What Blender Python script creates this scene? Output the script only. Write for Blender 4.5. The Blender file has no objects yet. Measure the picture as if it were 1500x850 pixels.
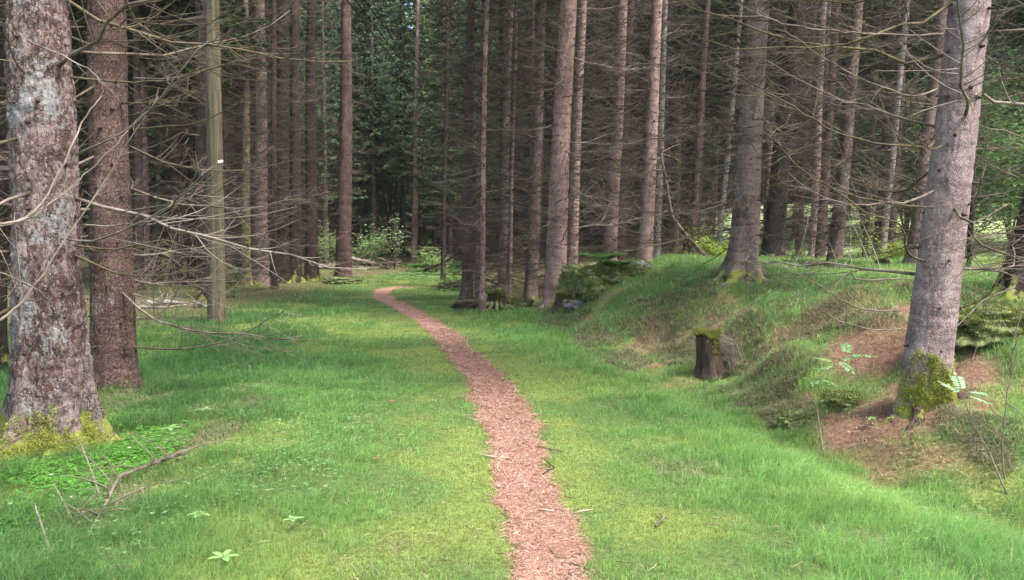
import bpy, math, random
import numpy as np
from mathutils import Vector, Matrix, Euler

rng = np.random.default_rng(7)
R = random.Random(11)
SC = bpy.context.scene
COL = SC.collection

# ------------------------------------------------------------------ camera
F = 1248.0                      # focal length in photo pixels (1500 wide)
EYE = 1.55
PITCH = math.atan(80 / F)
cam_d = bpy.data.cameras.new('camera')
cam_d.sensor_width = 36.0
cam_d.lens = 36.0 * F / 1500.0
cam_d.clip_start = 0.05
cam_d.clip_end = 2000.0
cam = bpy.data.objects.new('camera', cam_d)
COL.objects.link(cam)
cam.location = (0, 0, EYE)
cam.rotation_euler = (math.pi / 2 - PITCH, 0, 0)
SC.camera = cam

# ------------------------------------------------------------------ light
SUN_EL, SUN_AZ = math.radians(60), math.radians(126)      # azimuth clockwise from +Y (behind, well to the right)
world = bpy.data.worlds.new('World')
SC.world = world
world.use_nodes = True
wn = world.node_tree
bg = wn.nodes['Background']
sky = wn.nodes.new('ShaderNodeTexSky')
sky.sky_type = 'NISHITA'
sky.sun_disc = False
sky.sun_elevation = SUN_EL
sky.sun_rotation = SUN_AZ
sky.air_density = 1.0
sky.dust_density = 4.0
sky.ozone_density = 0.6
wn.links.new(sky.outputs[0], bg.inputs[0])
bg.inputs[1].default_value = 0.15
sun_d = bpy.data.lights.new('sun', 'SUN')
sun_d.energy = 2.5
sun_d.angle = math.radians(10)
sun_d.color = (1.0, 0.96, 0.9)
sun = bpy.data.objects.new('sun', sun_d)
COL.objects.link(sun)
sd = Vector((math.sin(SUN_AZ) * math.cos(SUN_EL), math.cos(SUN_AZ) * math.cos(SUN_EL), math.sin(SUN_EL)))
sun.rotation_euler = sd.to_track_quat('Z', 'Y').to_euler()
SC.view_settings.view_transform = 'Standard'
SC.view_settings.look = 'None'
SC.view_settings.gamma = 1.0
SC.view_settings.exposure = 1.82
SC.render.engine = 'CYCLES'
SC.cycles.max_bounces = 6
SC.cycles.diffuse_bounces = 4
SC.cycles.transmission_bounces = 4
SC.cycles.glossy_bounces = 1
SC.cycles.caustics_reflective = False
SC.cycles.caustics_refractive = False

# ------------------------------------------------------------------ helpers
def lerp(a, b, t): return a + (b - a) * t
def sstep(a, b, x):
    t = np.clip((x - a) / (b - a), 0, 1)
    return t * t * (3 - 2 * t)

def _hash(ix, iy, iz, seed):
    h = (ix.astype(np.int64) * 374761393 + iy.astype(np.int64) * 668265263 + iz.astype(np.int64) * 2147483647 + seed * 1442695041) & 0xFFFFFFFF
    h = ((h ^ (h >> 13)) * 1274126177) & 0xFFFFFFFF
    h = ((h ^ (h >> 16)) * 2246822519) & 0xFFFFFFFF
    return ((h ^ (h >> 15)) & 0xFFFFFF) / float(0xFFFFFF)

def vn2(x, y, seed=0):
    x = np.asarray(x, float); y = np.asarray(y, float)
    ix = np.floor(x); iy = np.floor(y); fx = x - ix; fy = y - iy
    fx = fx * fx * (3 - 2 * fx); fy = fy * fy * (3 - 2 * fy)
    z = np.zeros_like(ix)
    a = _hash(ix, iy, z, seed); b = _hash(ix + 1, iy, z, seed)
    c = _hash(ix, iy + 1, z, seed); d = _hash(ix + 1, iy + 1, z, seed)
    return (a * (1 - fx) + b * fx) * (1 - fy) + (c * (1 - fx) + d * fx) * fy

def fbm(x, y, seed=0, o=4):
    s = 0; a = 0.5; t = 0
    for i in range(o):
        s = s + a * vn2(x * 2 ** i, y * 2 ** i, seed + i * 17); t += a; a *= 0.5
    return s / t                                             # 0..1

def vn3(x, y, z, seed=0):
    ix = np.floor(x); iy = np.floor(y); iz = np.floor(z)
    fx = x - ix; fy = y - iy; fz = z - iz
    fx = fx * fx * (3 - 2 * fx); fy = fy * fy * (3 - 2 * fy); fz = fz * fz * (3 - 2 * fz)
    o = 0
    for dx in (0, 1):
        for dy in (0, 1):
            for dz in (0, 1):
                w = (fx if dx else 1 - fx) * (fy if dy else 1 - fy) * (fz if dz else 1 - fz)
                o = o + w * _hash(ix + dx, iy + dy, iz + dz, seed)
    return o

def ray(px, py):
    u = (px - 750) / F; v = (425 - py) / F
    ca, sa = math.cos(PITCH), math.sin(PITCH)
    return np.array([u, ca + v * sa, -sa + v * ca])

def at(px, py, Y):
    d = ray(px, py)
    return np.array([0, 0, EYE]) + d * (Y / d[1])

# ------------------------------------------------------------------ terrain
rows_y = [0, 3, 4.3, 5.6, 7.3, 9, 10.6, 12.5, 14.5, 17, 20, 26, 34, 60]
#  columns: far left, left, verge, shoulder, ditch a, ditch b, ledge, plateau, right, far right
prof = [
 [(-40,.0),(-9,.05),(-3,.02),(3.6,.02),(4.4,-.3),(4.9,-.3),(5.4,.0),(7.0,.4),(13,.7),(40,.9)],
 [(-40,.0),(-9,.05),(-3,.02),(3.1,.0),(3.7,-.3),(4.2,-.3),(4.9,.0),(6.5,.4),(13,.7),(40,.9)],
 [(-40,.0),(-9,.05),(-3,.02),(2.5,.0),(3.05,-.28),(3.6,-.28),(4.5,.0),(6.2,.4),(13,.7),(40,.9)],
 [(-40,.0),(-9,.03),(-3,.02),(1.95,.0),(2.5,-.30),(3.0,-.32),(3.7,-.04),(5.4,.42),(12,.7),(40,.9)],
 [(-40,.0),(-9,.0),(-3,.02),(1.62,.0),(2.15,-.32),(2.6,-.28),(3.25,.06),(4.7,.5),(11,.8),(40,.9)],
 [(-40,.0),(-9,.0),(-3,.02),(1.1,.0),(1.75,-.26),(2.45,-.28),(3.0,.20),(4.3,.62),(10,.85),(40,.9)],
 [(-40,.0),(-9,.0),(-3,.0),(.8,.0),(1.4,-.22),(2.5,-.22),(3.2,.35),(4.2,.78),(10,.9),(40,.9)],
 [(-40,.0),(-9,.0),(-3,.0),(.6,.0),(1.1,-.12),(1.5,.0),(2.5,.36),(4.2,.9),(10,.95),(40,.9)],
 [(-40,.0),(-9,.0),(-3,.0),(.3,.0),(.6,-.05),(.85,.05),(1.9,.62),(3.1,1.0),(10,.98),(40,.9)],
 [(-40,.0),(-9,.0),(-3,.0),(.2,.0),(.5,-.04),(.8,.12),(1.4,.6),(2.5,1.0),(10,.95),(40,.9)],
 [(-40,.0),(-9,.0),(-3.5,.0),(-.3,.0),(.1,.02),(.6,.1),(1.6,.4),(3,.85),(10,.9),(40,.9)],
 [(-40,.05),(-12,.0),(-6,.0),(-1.2,.0),(-.8,.02),(0,.1),(1.4,.3),(3.4,.7),(10,.8),(40,.8)],
 [(-40,.1),(-14,.05),(-9,.0),(-2.4,.0),(-1.8,.03),(-1,.1),(1,.3),(3.4,.6),(10,.7),(40,.7)],
 [(-40,1.),(-20,.8),(-9,.6),(-2.4,.6),(-1.8,.6),(-1,.6),(1,.7),(3.4,.8),(14,.7),(40,.8)],
]
GX0, GX1, GY0, GY1, GS = -40.0, 40.0, 0.0, 60.0, 0.1
gx = np.arange(GX0, GX1 + 1e-6, GS); gy = np.arange(GY0, GY1 + 1e-6, GS)
P = np.array(prof)                                            # rows, cols, 2
tab = np.zeros((len(gy), len(gx)))
for j, yv in enumerate(gy):
    xk = [np.interp(yv, rows_y, P[:, k, 0]) for k in range(P.shape[1])]
    zk = [np.interp(yv, rows_y, P[:, k, 1]) for k in range(P.shape[1])]
    tab[j] = np.interp(gx, xk, zk)
kern = np.exp(-0.5 * (np.arange(-6, 7) / 2.2) ** 2); kern /= kern.sum()
for ax in (0, 1):
    pad = np.pad(tab, [(6, 6) if a == ax else (0, 0) for a in (0, 1)], mode='edge')
    tab = sum(kern[k] * (pad[k:k + tab.shape[0], :] if ax == 0 else pad[:, k:k + tab.shape[1]]) for k in range(13))

# path edges read from the photograph's perspective, laid on the flat part of the ground
pe = [(850,754,859),(767,733,838),(712,720,820),(656,710,795),(601,694,780),(568,680,756),(546,669,732),(518,652,704),(490,627,674),
      (463,594,636),(446,562,604),(435,543,577),(424,546,574)]
def flat(px, py):
    d = ray(px, py); t = -EYE / d[2]
    return d[0] * t, d[1] * t
PY, PL, PR = [], [], []
for py_, l_, r_ in pe:
    a = flat(l_, py_); b = flat(r_, py_)
    PY.append(a[1]); PL.append(a[0]); PR.append(b[0])
PY = [0.0, 2.0] + PY; PL = [-.05, -.02] + PL; PR = [.55, .42] + PR
PY += [26.3, 27.5]; PL += [-3.55, -2.9]; PR += [-2.75, -1.9]
PY = np.array(PY); PL = np.array(PL); PR = np.array(PR)
yy_ = np.linspace(0, 27.5, 551)
pl_s = np.interp(yy_, PY, PL); pr_s = np.interp(yy_, PY, PR)
k9 = np.ones(17) / 17
pl_s = np.convolve(np.pad(pl_s, 8, 'edge'), k9, 'valid'); pr_s = np.convolve(np.pad(pr_s, 8, 'edge'), k9, 'valid')
def path_l(y): return .06 + np.interp(y, yy_, pl_s) + 0.13 * (fbm(y * 2.0, y * 0 + 3, 5) - .5) + 0.07 * (vn2(y * 9, y * 0, 6) - .5)
def path_r(y): return -.06 + np.interp(y, yy_, pr_s) + 0.16 * (fbm(y * 1.7, y * 0 + 8, 7) - .5) + 0.07 * (vn2(y * 8, y * 0, 8) - .5)
def path_dist(x, y):
    """metres outside the path's edge, negative on it"""
    l = path_l(y); r = path_r(y)
    d = np.maximum(l - x, x - r)
    return np.where(y > 26.0, np.maximum(d, (y - 26.0)), d)
def shoulder(y): return np.interp(y, rows_y, P[:, 3, 0])

def H(x, y):
    x = np.asarray(x, float); y = np.asarray(y, float)
    fx = np.clip((x - GX0) / GS, 0, len(gx) - 1.001); fy = np.clip((y - GY0) / GS, 0, len(gy) - 1.001)
    ix = fx.astype(int); iy = fy.astype(int); tx = fx - ix; ty = fy - iy
    z = (tab[iy, ix] * (1 - tx) + tab[iy, ix + 1] * tx) * (1 - ty) + (tab[iy + 1, ix] * (1 - tx) + tab[iy + 1, ix + 1] * tx) * ty
    pd = path_dist(x, y)
    k = sstep(0.0, 1.0, pd)
    u = x - shoulder(y)
    rough = 0.05 + 0.27 * sstep(0.3, 1.2, u) * (y > 2)
    z = z + k * rough * (fbm(x * .9, y * .9, 21) - .5) * 2 * .7
    z = z + k * (0.018 + 0.035 * sstep(0.5, 1.2, u)) * (fbm(x * 4, y * 4, 31) - .5) * 2
    z = z - 0.02 * (1 - sstep(-0.12, 0.10, pd))
    z = z + 3.0 * sstep(24, 62, y) * sstep(10, 17, x)
    for (bx, by, br, bh) in ((2.0, 13.2, .5, .15), (1.35, 10.6, .35, .10), (2.9, 12.6, .6, .20), (3.4, 11.2, .5, .16), (2.9, 9.3, .4, .15), (4.4, 10.6, .6, .15), (3.9, 13.5, .6, .12), (1.2, 13.2, .4, .10), (2.0, 11.6, .5, -.10), (3.6, 12.2, .4, -.14), (1.6, 15.0, .5, .16), (2.4, 14.2, .35, -.10)):
        z = z + bh * np.exp(-((x - bx) ** 2 + (y - by) ** 2) / (2 * (br * .6) ** 2))
    # far hillside
    dist = np.sqrt(x * x + y * y)
    z = z + 26 * sstep(75, 210, dist) * (0.6 + 0.4 * np.sin(np.arctan2(x, y + 1e-6) * 2 + 1))
    return z

def Hs(x, y): return float(H(np.array([x]), np.array([y]))[0])

def ground(px, py):
    d = ray(px, py)
    t = np.linspace(2, 90, 6000)
    pts = np.array([0, 0, EYE]) + d[None, :] * t[:, None]
    h = H(pts[:, 0], pts[:, 1])
    i = np.argmax(pts[:, 2] < h)
    return pts[i]

# ------------------------------------------------------------------ materials
def new_mat(name):
    m = bpy.data.materials.new(name); m.use_nodes = True
    nt = m.node_tree
    return m, nt, nt.nodes['Principled BSDF']

def N(nt, t, **k):
    n = nt.nodes.new(t)
    for a, b in k.items(): setattr(n, a, b)
    return n

def ramp(nt, fac, stops):
    r = N(nt, 'ShaderNodeValToRGB')
    while len(r.color_ramp.elements) < len(stops): r.color_ramp.elements.new(0.5)
    for e, (p, c) in zip(r.color_ramp.elements, stops):
        e.position = p; e.color = (*c, 1) if len(c) == 3 else c
    nt.links.new(fac, r.inputs[0])
    return r.outputs[0]

def mixc(nt, fac, a, b, mode='MIX'):
    m = N(nt, 'ShaderNodeMix', data_type='RGBA', blend_type=mode)
    L = nt.links.new
    (L(fac, m.inputs[0]) if not isinstance(fac, (int, float)) else setattr(m.inputs[0], 'default_value', fac))
    for s, v in ((6, a), (7, b)):
        if isinstance(v, tuple): m.inputs[s].default_value = (*v, 1)
        else: L(v, m.inputs[s])
    return m.outputs[2]

def mth(nt, op, a, b=0.0, clamp=False):
    m = N(nt, 'ShaderNodeMath', operation=op, use_clamp=clamp)
    for i, v in enumerate((a, b)):
        if isinstance(v, (int, float)): m.inputs[i].default_value = v
        else: nt.links.new(v, m.inputs[i])
    return m.outputs[0]

def noise(nt, vec, scale, detail=4, rough=.55):
    n = N(nt, 'ShaderNodeTexNoise'); n.inputs['Scale'].default_value = scale
    n.inputs['Detail'].default_value = detail; n.inputs['Roughness'].default_value = rough
    nt.links.new(vec, n.inputs['Vector'])
    return n.outputs[0]

def mapping(nt, vec, scale):
    m = N(nt, 'ShaderNodeMapping'); m.inputs['Scale'].default_value = scale
    nt.links.new(vec, m.inputs[0])
    return m.outputs[0]

def bark_mat(name, dark, light, lichen=.0, moss_h=.35, moss_amt=.5, plates=34, bump=.7, crk=.28, cm=.42, cellv=.22):
    m, nt, b = new_mat(name)
    L = nt.links.new
    tc = N(nt, 'ShaderNodeTexCoord'); oi = N(nt, 'ShaderNodeObjectInfo')
    off = N(nt, 'ShaderNodeVectorMath', operation='ADD')
    sc = N(nt, 'ShaderNodeVectorMath', operation='SCALE'); L(oi.outputs['Location'], sc.inputs[0]); sc.inputs['Scale'].default_value = 1.7
    L(tc.outputs['Object'], off.inputs[0]); L(sc.outputs[0], off.inputs[1])
    v = off.outputs[0]
    # scaly plates
    wob = N(nt, 'ShaderNodeTexNoise'); wob.inputs['Scale'].default_value = 9; wob.inputs['Detail'].default_value = 3
    L(v, wob.inputs['Vector'])
    w2 = N(nt, 'ShaderNodeVectorMath', operation='MULTIPLY_ADD'); L(wob.outputs['Color'], w2.inputs[0]); w2.inputs[1].default_value = (.09, .09, .09); L(v, w2.inputs[2])
    vm = mapping(nt, w2.outputs[0], (1.0, 1.0, .55))
    vo = N(nt, 'ShaderNodeTexVoronoi', feature='DISTANCE_TO_EDGE'); vo.inputs['Scale'].default_value = plates; L(vm, vo.inputs['Vector'])
    vc = N(nt, 'ShaderNodeTexVoronoi', feature='F1'); vc.inputs['Scale'].default_value = plates; L(vm, vc.inputs['Vector'])
    crack0 = ramp(nt, vo.outputs['Distance'], [(.0, (0, 0, 0)), (.12, (1, 1, 1))])
    cmask = ramp(nt, noise(nt, v, 7, 4, .7), [(cm, (0, 0, 0)), (cm + .2, (1, 1, 1))])
    crack = mixc(nt, cmask, (1.0, 1.0, 1.0), crack0)
    n1 = noise(nt, mapping(nt, v, (1, 1, .35)), 4, 6)
    n2 = noise(nt, v, 34, 5, .7)
    n3 = noise(nt, v, 150, 3, .6)
    tone = mth(nt, 'ADD', mth(nt, 'MULTIPLY', n1, .8), mth(nt, 'MULTIPLY', n2, .35))
    cellr = N(nt, 'ShaderNodeSeparateColor'); L(vc.outputs['Color'], cellr.inputs[0])
    tone = mth(nt, 'ADD', tone, mth(nt, 'MULTIPLY', mth(nt, 'SUBTRACT', cellr.outputs[0], .5), cellv))
    tone = mth(nt, 'ADD', tone, mth(nt, 'MULTIPLY', mth(nt, 'SUBTRACT', oi.outputs['Random'], .5), .18))
    tone = mth(nt, 'ADD', tone, mth(nt, 'MULTIPLY', mth(nt, 'SUBTRACT', n3, .5), .55))
    base = ramp(nt, tone, [(.34, dark), (.72, light)])
    base = mixc(nt, mth(nt, 'MULTIPLY', mth(nt, 'SUBTRACT', 1.0, crack), crk), base, tuple(c * .38 for c in dark))
    fine = ramp(nt, n3, [(.35, (.55, .55, .55)), (.65, (1.3, 1.3, 1.3))])
    base = mixc(nt, 1.0, base, fine, 'MULTIPLY')
    band = noise(nt, mapping(nt, v, (.8, .8, 5.5)), 1.6, 5, .7)
    base = mixc(nt, 1.0, base, ramp(nt, band, [(.36, (.62, .6, .58)), (.5, (1, 1, 1)), (.68, (1.22, 1.2, 1.2))]), 'MULTIPLY')
    # lichen blotches
    ln = noise(nt, mapping(nt, v, (1, 1, .6)), 3.1, 6, .68)
    lf = noise(nt, v, 42, 4, .7)
    lm = mth(nt, 'ADD', ln, mth(nt, 'MULTIPLY', mth(nt, 'SUBTRACT', lf, .5), .5))
    th = .64 - lichen * .2
    lmask = ramp(nt, lm, [(th, (0, 0, 0)), (th + .07, (1, 1, 1))])
    lichc = ramp(nt, n2, [(.35, (.17, .175, .175)), (.65, (.34, .34, .35))])
    base = mixc(nt, mth(nt, 'MULTIPLY', lmask, min(1, .35 + lichen)), base, lichc)
    # moss, strongest at the foot
    sep = N(nt, 'ShaderNodeSeparateXYZ'); L(tc.outputs['Object'], sep.inputs[0])
    mh = mth(nt, 'SUBTRACT', 1.0, mth(nt, 'DIVIDE', sep.outputs[2], max(moss_h, .01)), True)
    mn = noise(nt, v, 5.5, 5, .65)
    mm = mth(nt, 'ADD', mth(nt, 'MULTIPLY', mh, moss_amt * .5), mn)
    mmask = ramp(nt, mm, [(.66, (0, 0, 0)), (.74, (1, 1, 1))])
    mossc = ramp(nt, n3, [(.35, (.10, .12, .03)), (.7, (.34, .36, .08))])
    base = mixc(nt, mmask, base, mossc)
    L(base, b.inputs['Base Color'])
    b.inputs['Roughness'].default_value = .92
    b.inputs['Specular IOR Level'].default_value = .15
    h = mth(nt, 'ADD', mth(nt, 'MULTIPLY', crack, .5), mth(nt, 'ADD', mth(nt, 'MULTIPLY', n2, .8), mth(nt, 'MULTIPLY', n3, .35)))
    bp = N(nt, 'ShaderNodeBump'); bp.inputs['Strength'].default_value = bump; bp.inputs['Distance'].default_value = .02
    L(h, bp.inputs['Height']); L(bp.outputs[0], b.inputs['Normal'])
    return m

def noise_mat(name, c1, c2, scale=8, rough=.9, bump=.3, c3=None, stretch=(1, 1, 1)):
    m, nt, b = new_mat(name)
    tc = N(nt, 'ShaderNodeTexCoord')
    v = mapping(nt, tc.outputs['Object'], stretch)
    n = noise(nt, v, scale, 5, .65)
    st = [(.35, c1), (.65, c2)] + ([(.8, c3)] if c3 else [])
    nt.links.new(ramp(nt, n, st), b.inputs['Base Color'])
    b.inputs['Roughness'].default_value = rough; b.inputs['Specular IOR Level'].default_value = .2
    if bump:
        bp = N(nt, 'ShaderNodeBump'); bp.inputs['Strength'].default_value = bump; bp.inputs['Distance'].default_value = .02
        nt.links.new(noise(nt, v, scale * 4, 4), bp.inputs['Height']); nt.links.new(bp.outputs[0], b.inputs['Normal'])
    return m

def leaf_mat(name, trans=.4, sat=None):
    """colour from the per-blade 'col' attribute, partly translucent"""
    m, nt, b = new_mat(name)
    L = nt.links.new
    at_ = N(nt, 'ShaderNodeAttribute', attribute_name='col')
    nt.nodes.remove(b)
    d = N(nt, 'ShaderNodeBsdfDiffuse'); t = N(nt, 'ShaderNodeBsdfTranslucent'); mx = N(nt, 'ShaderNodeMixShader')
    mx.inputs[0].default_value = trans
    L(at_.outputs['Color'], d.inputs[0]); L(at_.outputs['Color'], t.inputs[0])
    L(d.outputs[0], mx.inputs[1]); L(t.outputs[0], mx.inputs[2]); L(mx.outputs[0], nt.nodes['Material Output'].inputs[0])
    return m

M = {}
M['bark'] = bark_mat('spruce bark', (.07, .047, .040), (.21, .155, .138), .15, .5, .35)
M['bark_near'] = bark_mat('old scaly spruce bark', (.085, .050, .045), (.235, .18, .172), .47, .5, .8, 46, 1.0, .8, .42, .5)
M['bark_red'] = bark_mat('reddish spruce bark', (.07, .043, .037), (.165, .108, .094), .1, .4, .25, 44, 1.0, .6, .3)
M['bark_pink'] = bark_mat('pinkish spruce bark', (.17, .105, .09), (.38, .26, .235), .05, .3, .25, 24, .6)
M['bark_mauve'] = bark_mat('mauve grey spruce bark', (.15, .10, .095), (.33, .25, .245), .22, .55, .5, 40, .9, .3)
M['bark_dark'] = bark_mat('shade-toned dark bark', (.016, .012, .011), (.058, .043, .038), .05, .6, .4)  # trunks in the wood's shade: that darkness is put into the bark colour
M['bark_pale'] = bark_mat('pale lichen covered bark', (.12, .095, .088), (.30, .26, .245), .35, .4, .3, 24, .6)
M['bark_mossy'] = bark_mat('brown bark with moss up one side', (.09, .065, .045), (.25, .19, .14), .2, 9.0, .34)
M['pole'] = noise_mat('algae green debarked wood', (.035, .03, .02), (.125, .108, .072), 7, .85, .6, (.085, .085, .045), (3, 3, .12))
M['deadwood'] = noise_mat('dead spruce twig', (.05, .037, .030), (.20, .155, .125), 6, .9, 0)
M['deadwood_dark'] = noise_mat('shade-toned dead twig', (.022, .017, .014), (.095, .073, .06), 3, .9, 0, (.19, .155, .13))  # darker copy of deadwood, forest shade put into the twig colour
M['deadwood_pale'] = noise_mat('weathered grey twig', (.08, .062, .05), (.24, .20, .17), 5, .9, 0)
M['deadwood_mossy'] = noise_mat('mossy dead branch', (.05, .038, .028), (.12, .10, .055), 9, .95, .3, (.21, .215, .07))
M['knot'] = noise_mat('dark branch scar', (.02, .015, .012), (.06, .045, .035), 20)
M['rot'] = noise_mat('rotten wood', (.018, .012, .009), (.08, .055, .04), 12, .95, 1.0, (.13, .10, .07), (1, 1, .2))
M['log'] = noise_mat('weathered log', (.12, .09, .07), (.36, .31, .27), 6, .9, .5, (.25, .24, .1), (1, 1, .4))
M['rock'] = noise_mat('grey rock', (.10, .09, .09), (.30, .28, .28), 9, .9, 1.0)
M['mossrock'] = noise_mat('moss covered rock', (.08, .085, .05), (.20, .24, .08), 11, .98, 1.0, (.31, .32, .20))
M['white'] = noise_mat('white plastic tag', (.7, .7, .7), (.8, .8, .8), 3, .5, 0)
M['cable'] = noise_mat('black cable sheath', (.012, .012, .012), (.03, .03, .03), 3, .6, 0)
M['grass'] = leaf_mat('grass blade', .45)
M['leaf'] = leaf_mat('leaf', .45)
M['needle'] = leaf_mat('spruce needles', .2)
M['dry'] = leaf_mat('dry matter', .15)

# ------------------------------------------------------------------ mesh building
def np_mesh(name, V, F3=None, F4=None, col=None, mats=(), fm3=None, fm4=None, smooth=True):
    me = bpy.data.meshes.new(name)
    V = np.ascontiguousarray(V, dtype=np.float32).reshape(-1, 3)
    f3 = np.zeros((0, 3), np.int32) if F3 is None or len(F3) == 0 else np.asarray(F3, np.int32)
    f4 = np.zeros((0, 4), np.int32) if F4 is None or len(F4) == 0 else np.asarray(F4, np.int32)
    me.vertices.add(len(V)); me.vertices.foreach_set('co', V.ravel())
    nl = f3.size + f4.size; npoly = len(f3) + len(f4)
    me.loops.add(nl); me.polygons.add(npoly)
    me.loops.foreach_set('vertex_index', np.concatenate([f3.ravel(), f4.ravel()]).astype(np.int32))
    tot = np.concatenate([np.full(len(f3), 3), np.full(len(f4), 4)]).astype(np.int32)
    me.polygons.foreach_set('loop_start', np.concatenate([[0], np.cumsum(tot)[:-1]]).astype(np.int32))
    me.polygons.foreach_set('loop_total', tot)
    me.polygons.foreach_set('use_smooth', np.full(npoly, smooth, bool))
    for m in mats: me.materials.append(m)
    if fm3 is not None or fm4 is not None:
        a = fm3 if fm3 is not None else np.zeros(len(f3)); b = fm4 if fm4 is not None else np.zeros(len(f4))
        me.polygons.foreach_set('material_index', np.concatenate([a, b]).astype(np.int32))
    if col is not None:
        c = np.ones((len(V), 4), np.float32); c[:, :3] = col
        at_ = me.color_attributes.new('col', 'FLOAT_COLOR', 'POINT')
        at_.data.foreach_set('color', c.ravel())
    me.update(calc_edges=True)
    return me

def link(name, me, parent=None, loc=(0, 0, 0), rot=(0, 0, 0), scale=(1, 1, 1), **props):
    o = bpy.data.objects.new(name, me)
    COL.objects.link(o)
    o.parent = parent
    o.location = loc; o.rotation_euler = rot; o.scale = scale
    for k, v in props.items(): o[k] = v
    return o

def thing(name, loc, label, cat, group=None, rot=(0, 0, 0)):
    o = link(name, None, None, loc, rot)
    o.empty_display_size = .2
    tag(o, label, cat, group)
    return o

def tag(o, label, cat, group=None):
    o['label'] = label; o['category'] = cat
    if group: o['group'] = group

class MB:
    """collects tubes and loose faces"""
    def __init__(s): s.V = []; s.T = []; s.Q = []; s.mt = []; s.mq = []; s.C = []; s.n = 0
    def add(s, V, T=None, Q=None, m=0, c=None):
        V = np.asarray(V, float).reshape(-1, 3)
        if T is not None and len(T): s.T.append(np.asarray(T) + s.n); s.mt.append(np.full(len(T), m))
        if Q is not None and len(Q): s.Q.append(np.asarray(Q) + s.n); s.mq.append(np.full(len(Q), m))
        s.V.append(V); s.n += len(V)
        s.C.append(np.tile(np.array(c if c is not None else (.2, .2, .2), float), (len(V), 1)) if c is None or np.ndim(c) == 1 else np.asarray(c))
    def tube(s, pts, rad, sides=4, m=0, c=None, cap=True):
        pts = np.asarray(pts, float); k = len(pts); rad = np.broadcast_to(np.asarray(rad, float), (k,))
        t = np.gradient(pts, axis=0); t /= np.linalg.norm(t, axis=1)[:, None] + 1e-9
        ref = np.array([0, 0, 1.0]) if abs(t[:, 2]).mean() < .8 else np.array([1.0, 0, 0])
        a = np.cross(t, ref); a /= np.linalg.norm(a, axis=1)[:, None] + 1e-9
        b = np.cross(t, a)
        th = np.arange(sides) * 2 * math.pi / sides
        V = pts[:, None, :] + rad[:, None, None] * (np.cos(th)[None, :, None] * a[:, None, :] + np.sin(th)[None, :, None] * b[:, None, :])
        V = V.reshape(-1, 3)
        i = np.arange(k - 1)[:, None] * sides; j = np.arange(sides)[None, :]; j2 = (j + 1) % sides
        Q = np.stack([i + j, i + j2, i + sides + j2, i + sides + j], -1).reshape(-1, 4)
        T = None
        if cap:
            V = np.vstack([V, pts[-1:], pts[:1]]); e = (k - 1) * sides; jj = np.arange(sides)
            T = np.vstack([np.stack([e + jj, e + (jj + 1) % sides, np.full(sides, k * sides)], -1),
                           np.stack([(jj + 1) % sides, jj, np.full(sides, k * sides + 1)], -1)])
        s.add(V, T, Q, m, c)
    def mesh(s, name, mats, col=False, smooth=True):
        V = np.vstack(s.V)
        T = np.vstack(s.T) if s.T else None; Q = np.vstack(s.Q) if s.Q else None
        return np_mesh(name, V, T, Q, np.vstack(s.C) if col else None, mats,
                       np.concatenate(s.mt) if s.mt else None, np.concatenate(s.mq) if s.mq else None, smooth)

def blades(P0, up, hgt, wid, bend, col, curl=.35):
    """grass blades: base points, lean direction, height, width"""
    n = len(P0)
    ang = rng.uniform(0, 2 * math.pi, n)
    sx, sy = np.cos(ang), np.sin(ang)
    side = np.stack([sx, sy, np.zeros(n)], 1) * (wid * .5)[:, None]
    ba = rng.uniform(0, 2 * math.pi, n)
    bd = np.stack([np.cos(ba), np.sin(ba), np.zeros(n)], 1) + up
    z = np.array([0, 0, 1.0])
    mid = P0 + z * (hgt * .55)[:, None] + bd * (hgt * bend * .3)[:, None]
    tip = P0 + z * (hgt * (1 - .45 * bend))[:, None] + bd * (hgt * bend)[:, None]
    V = np.stack([P0 - side, P0 + side, mid + side * .8, mid - side * .8, tip], 1).reshape(-1, 3)
    b = np.arange(n)[:, None] * 5
    Q = b + np.array([[0, 1, 2, 3]]); T = b + np.array([[3, 2, 4]])
    C = np.repeat(col, 5, axis=0)
    return V, T, Q, C

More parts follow.
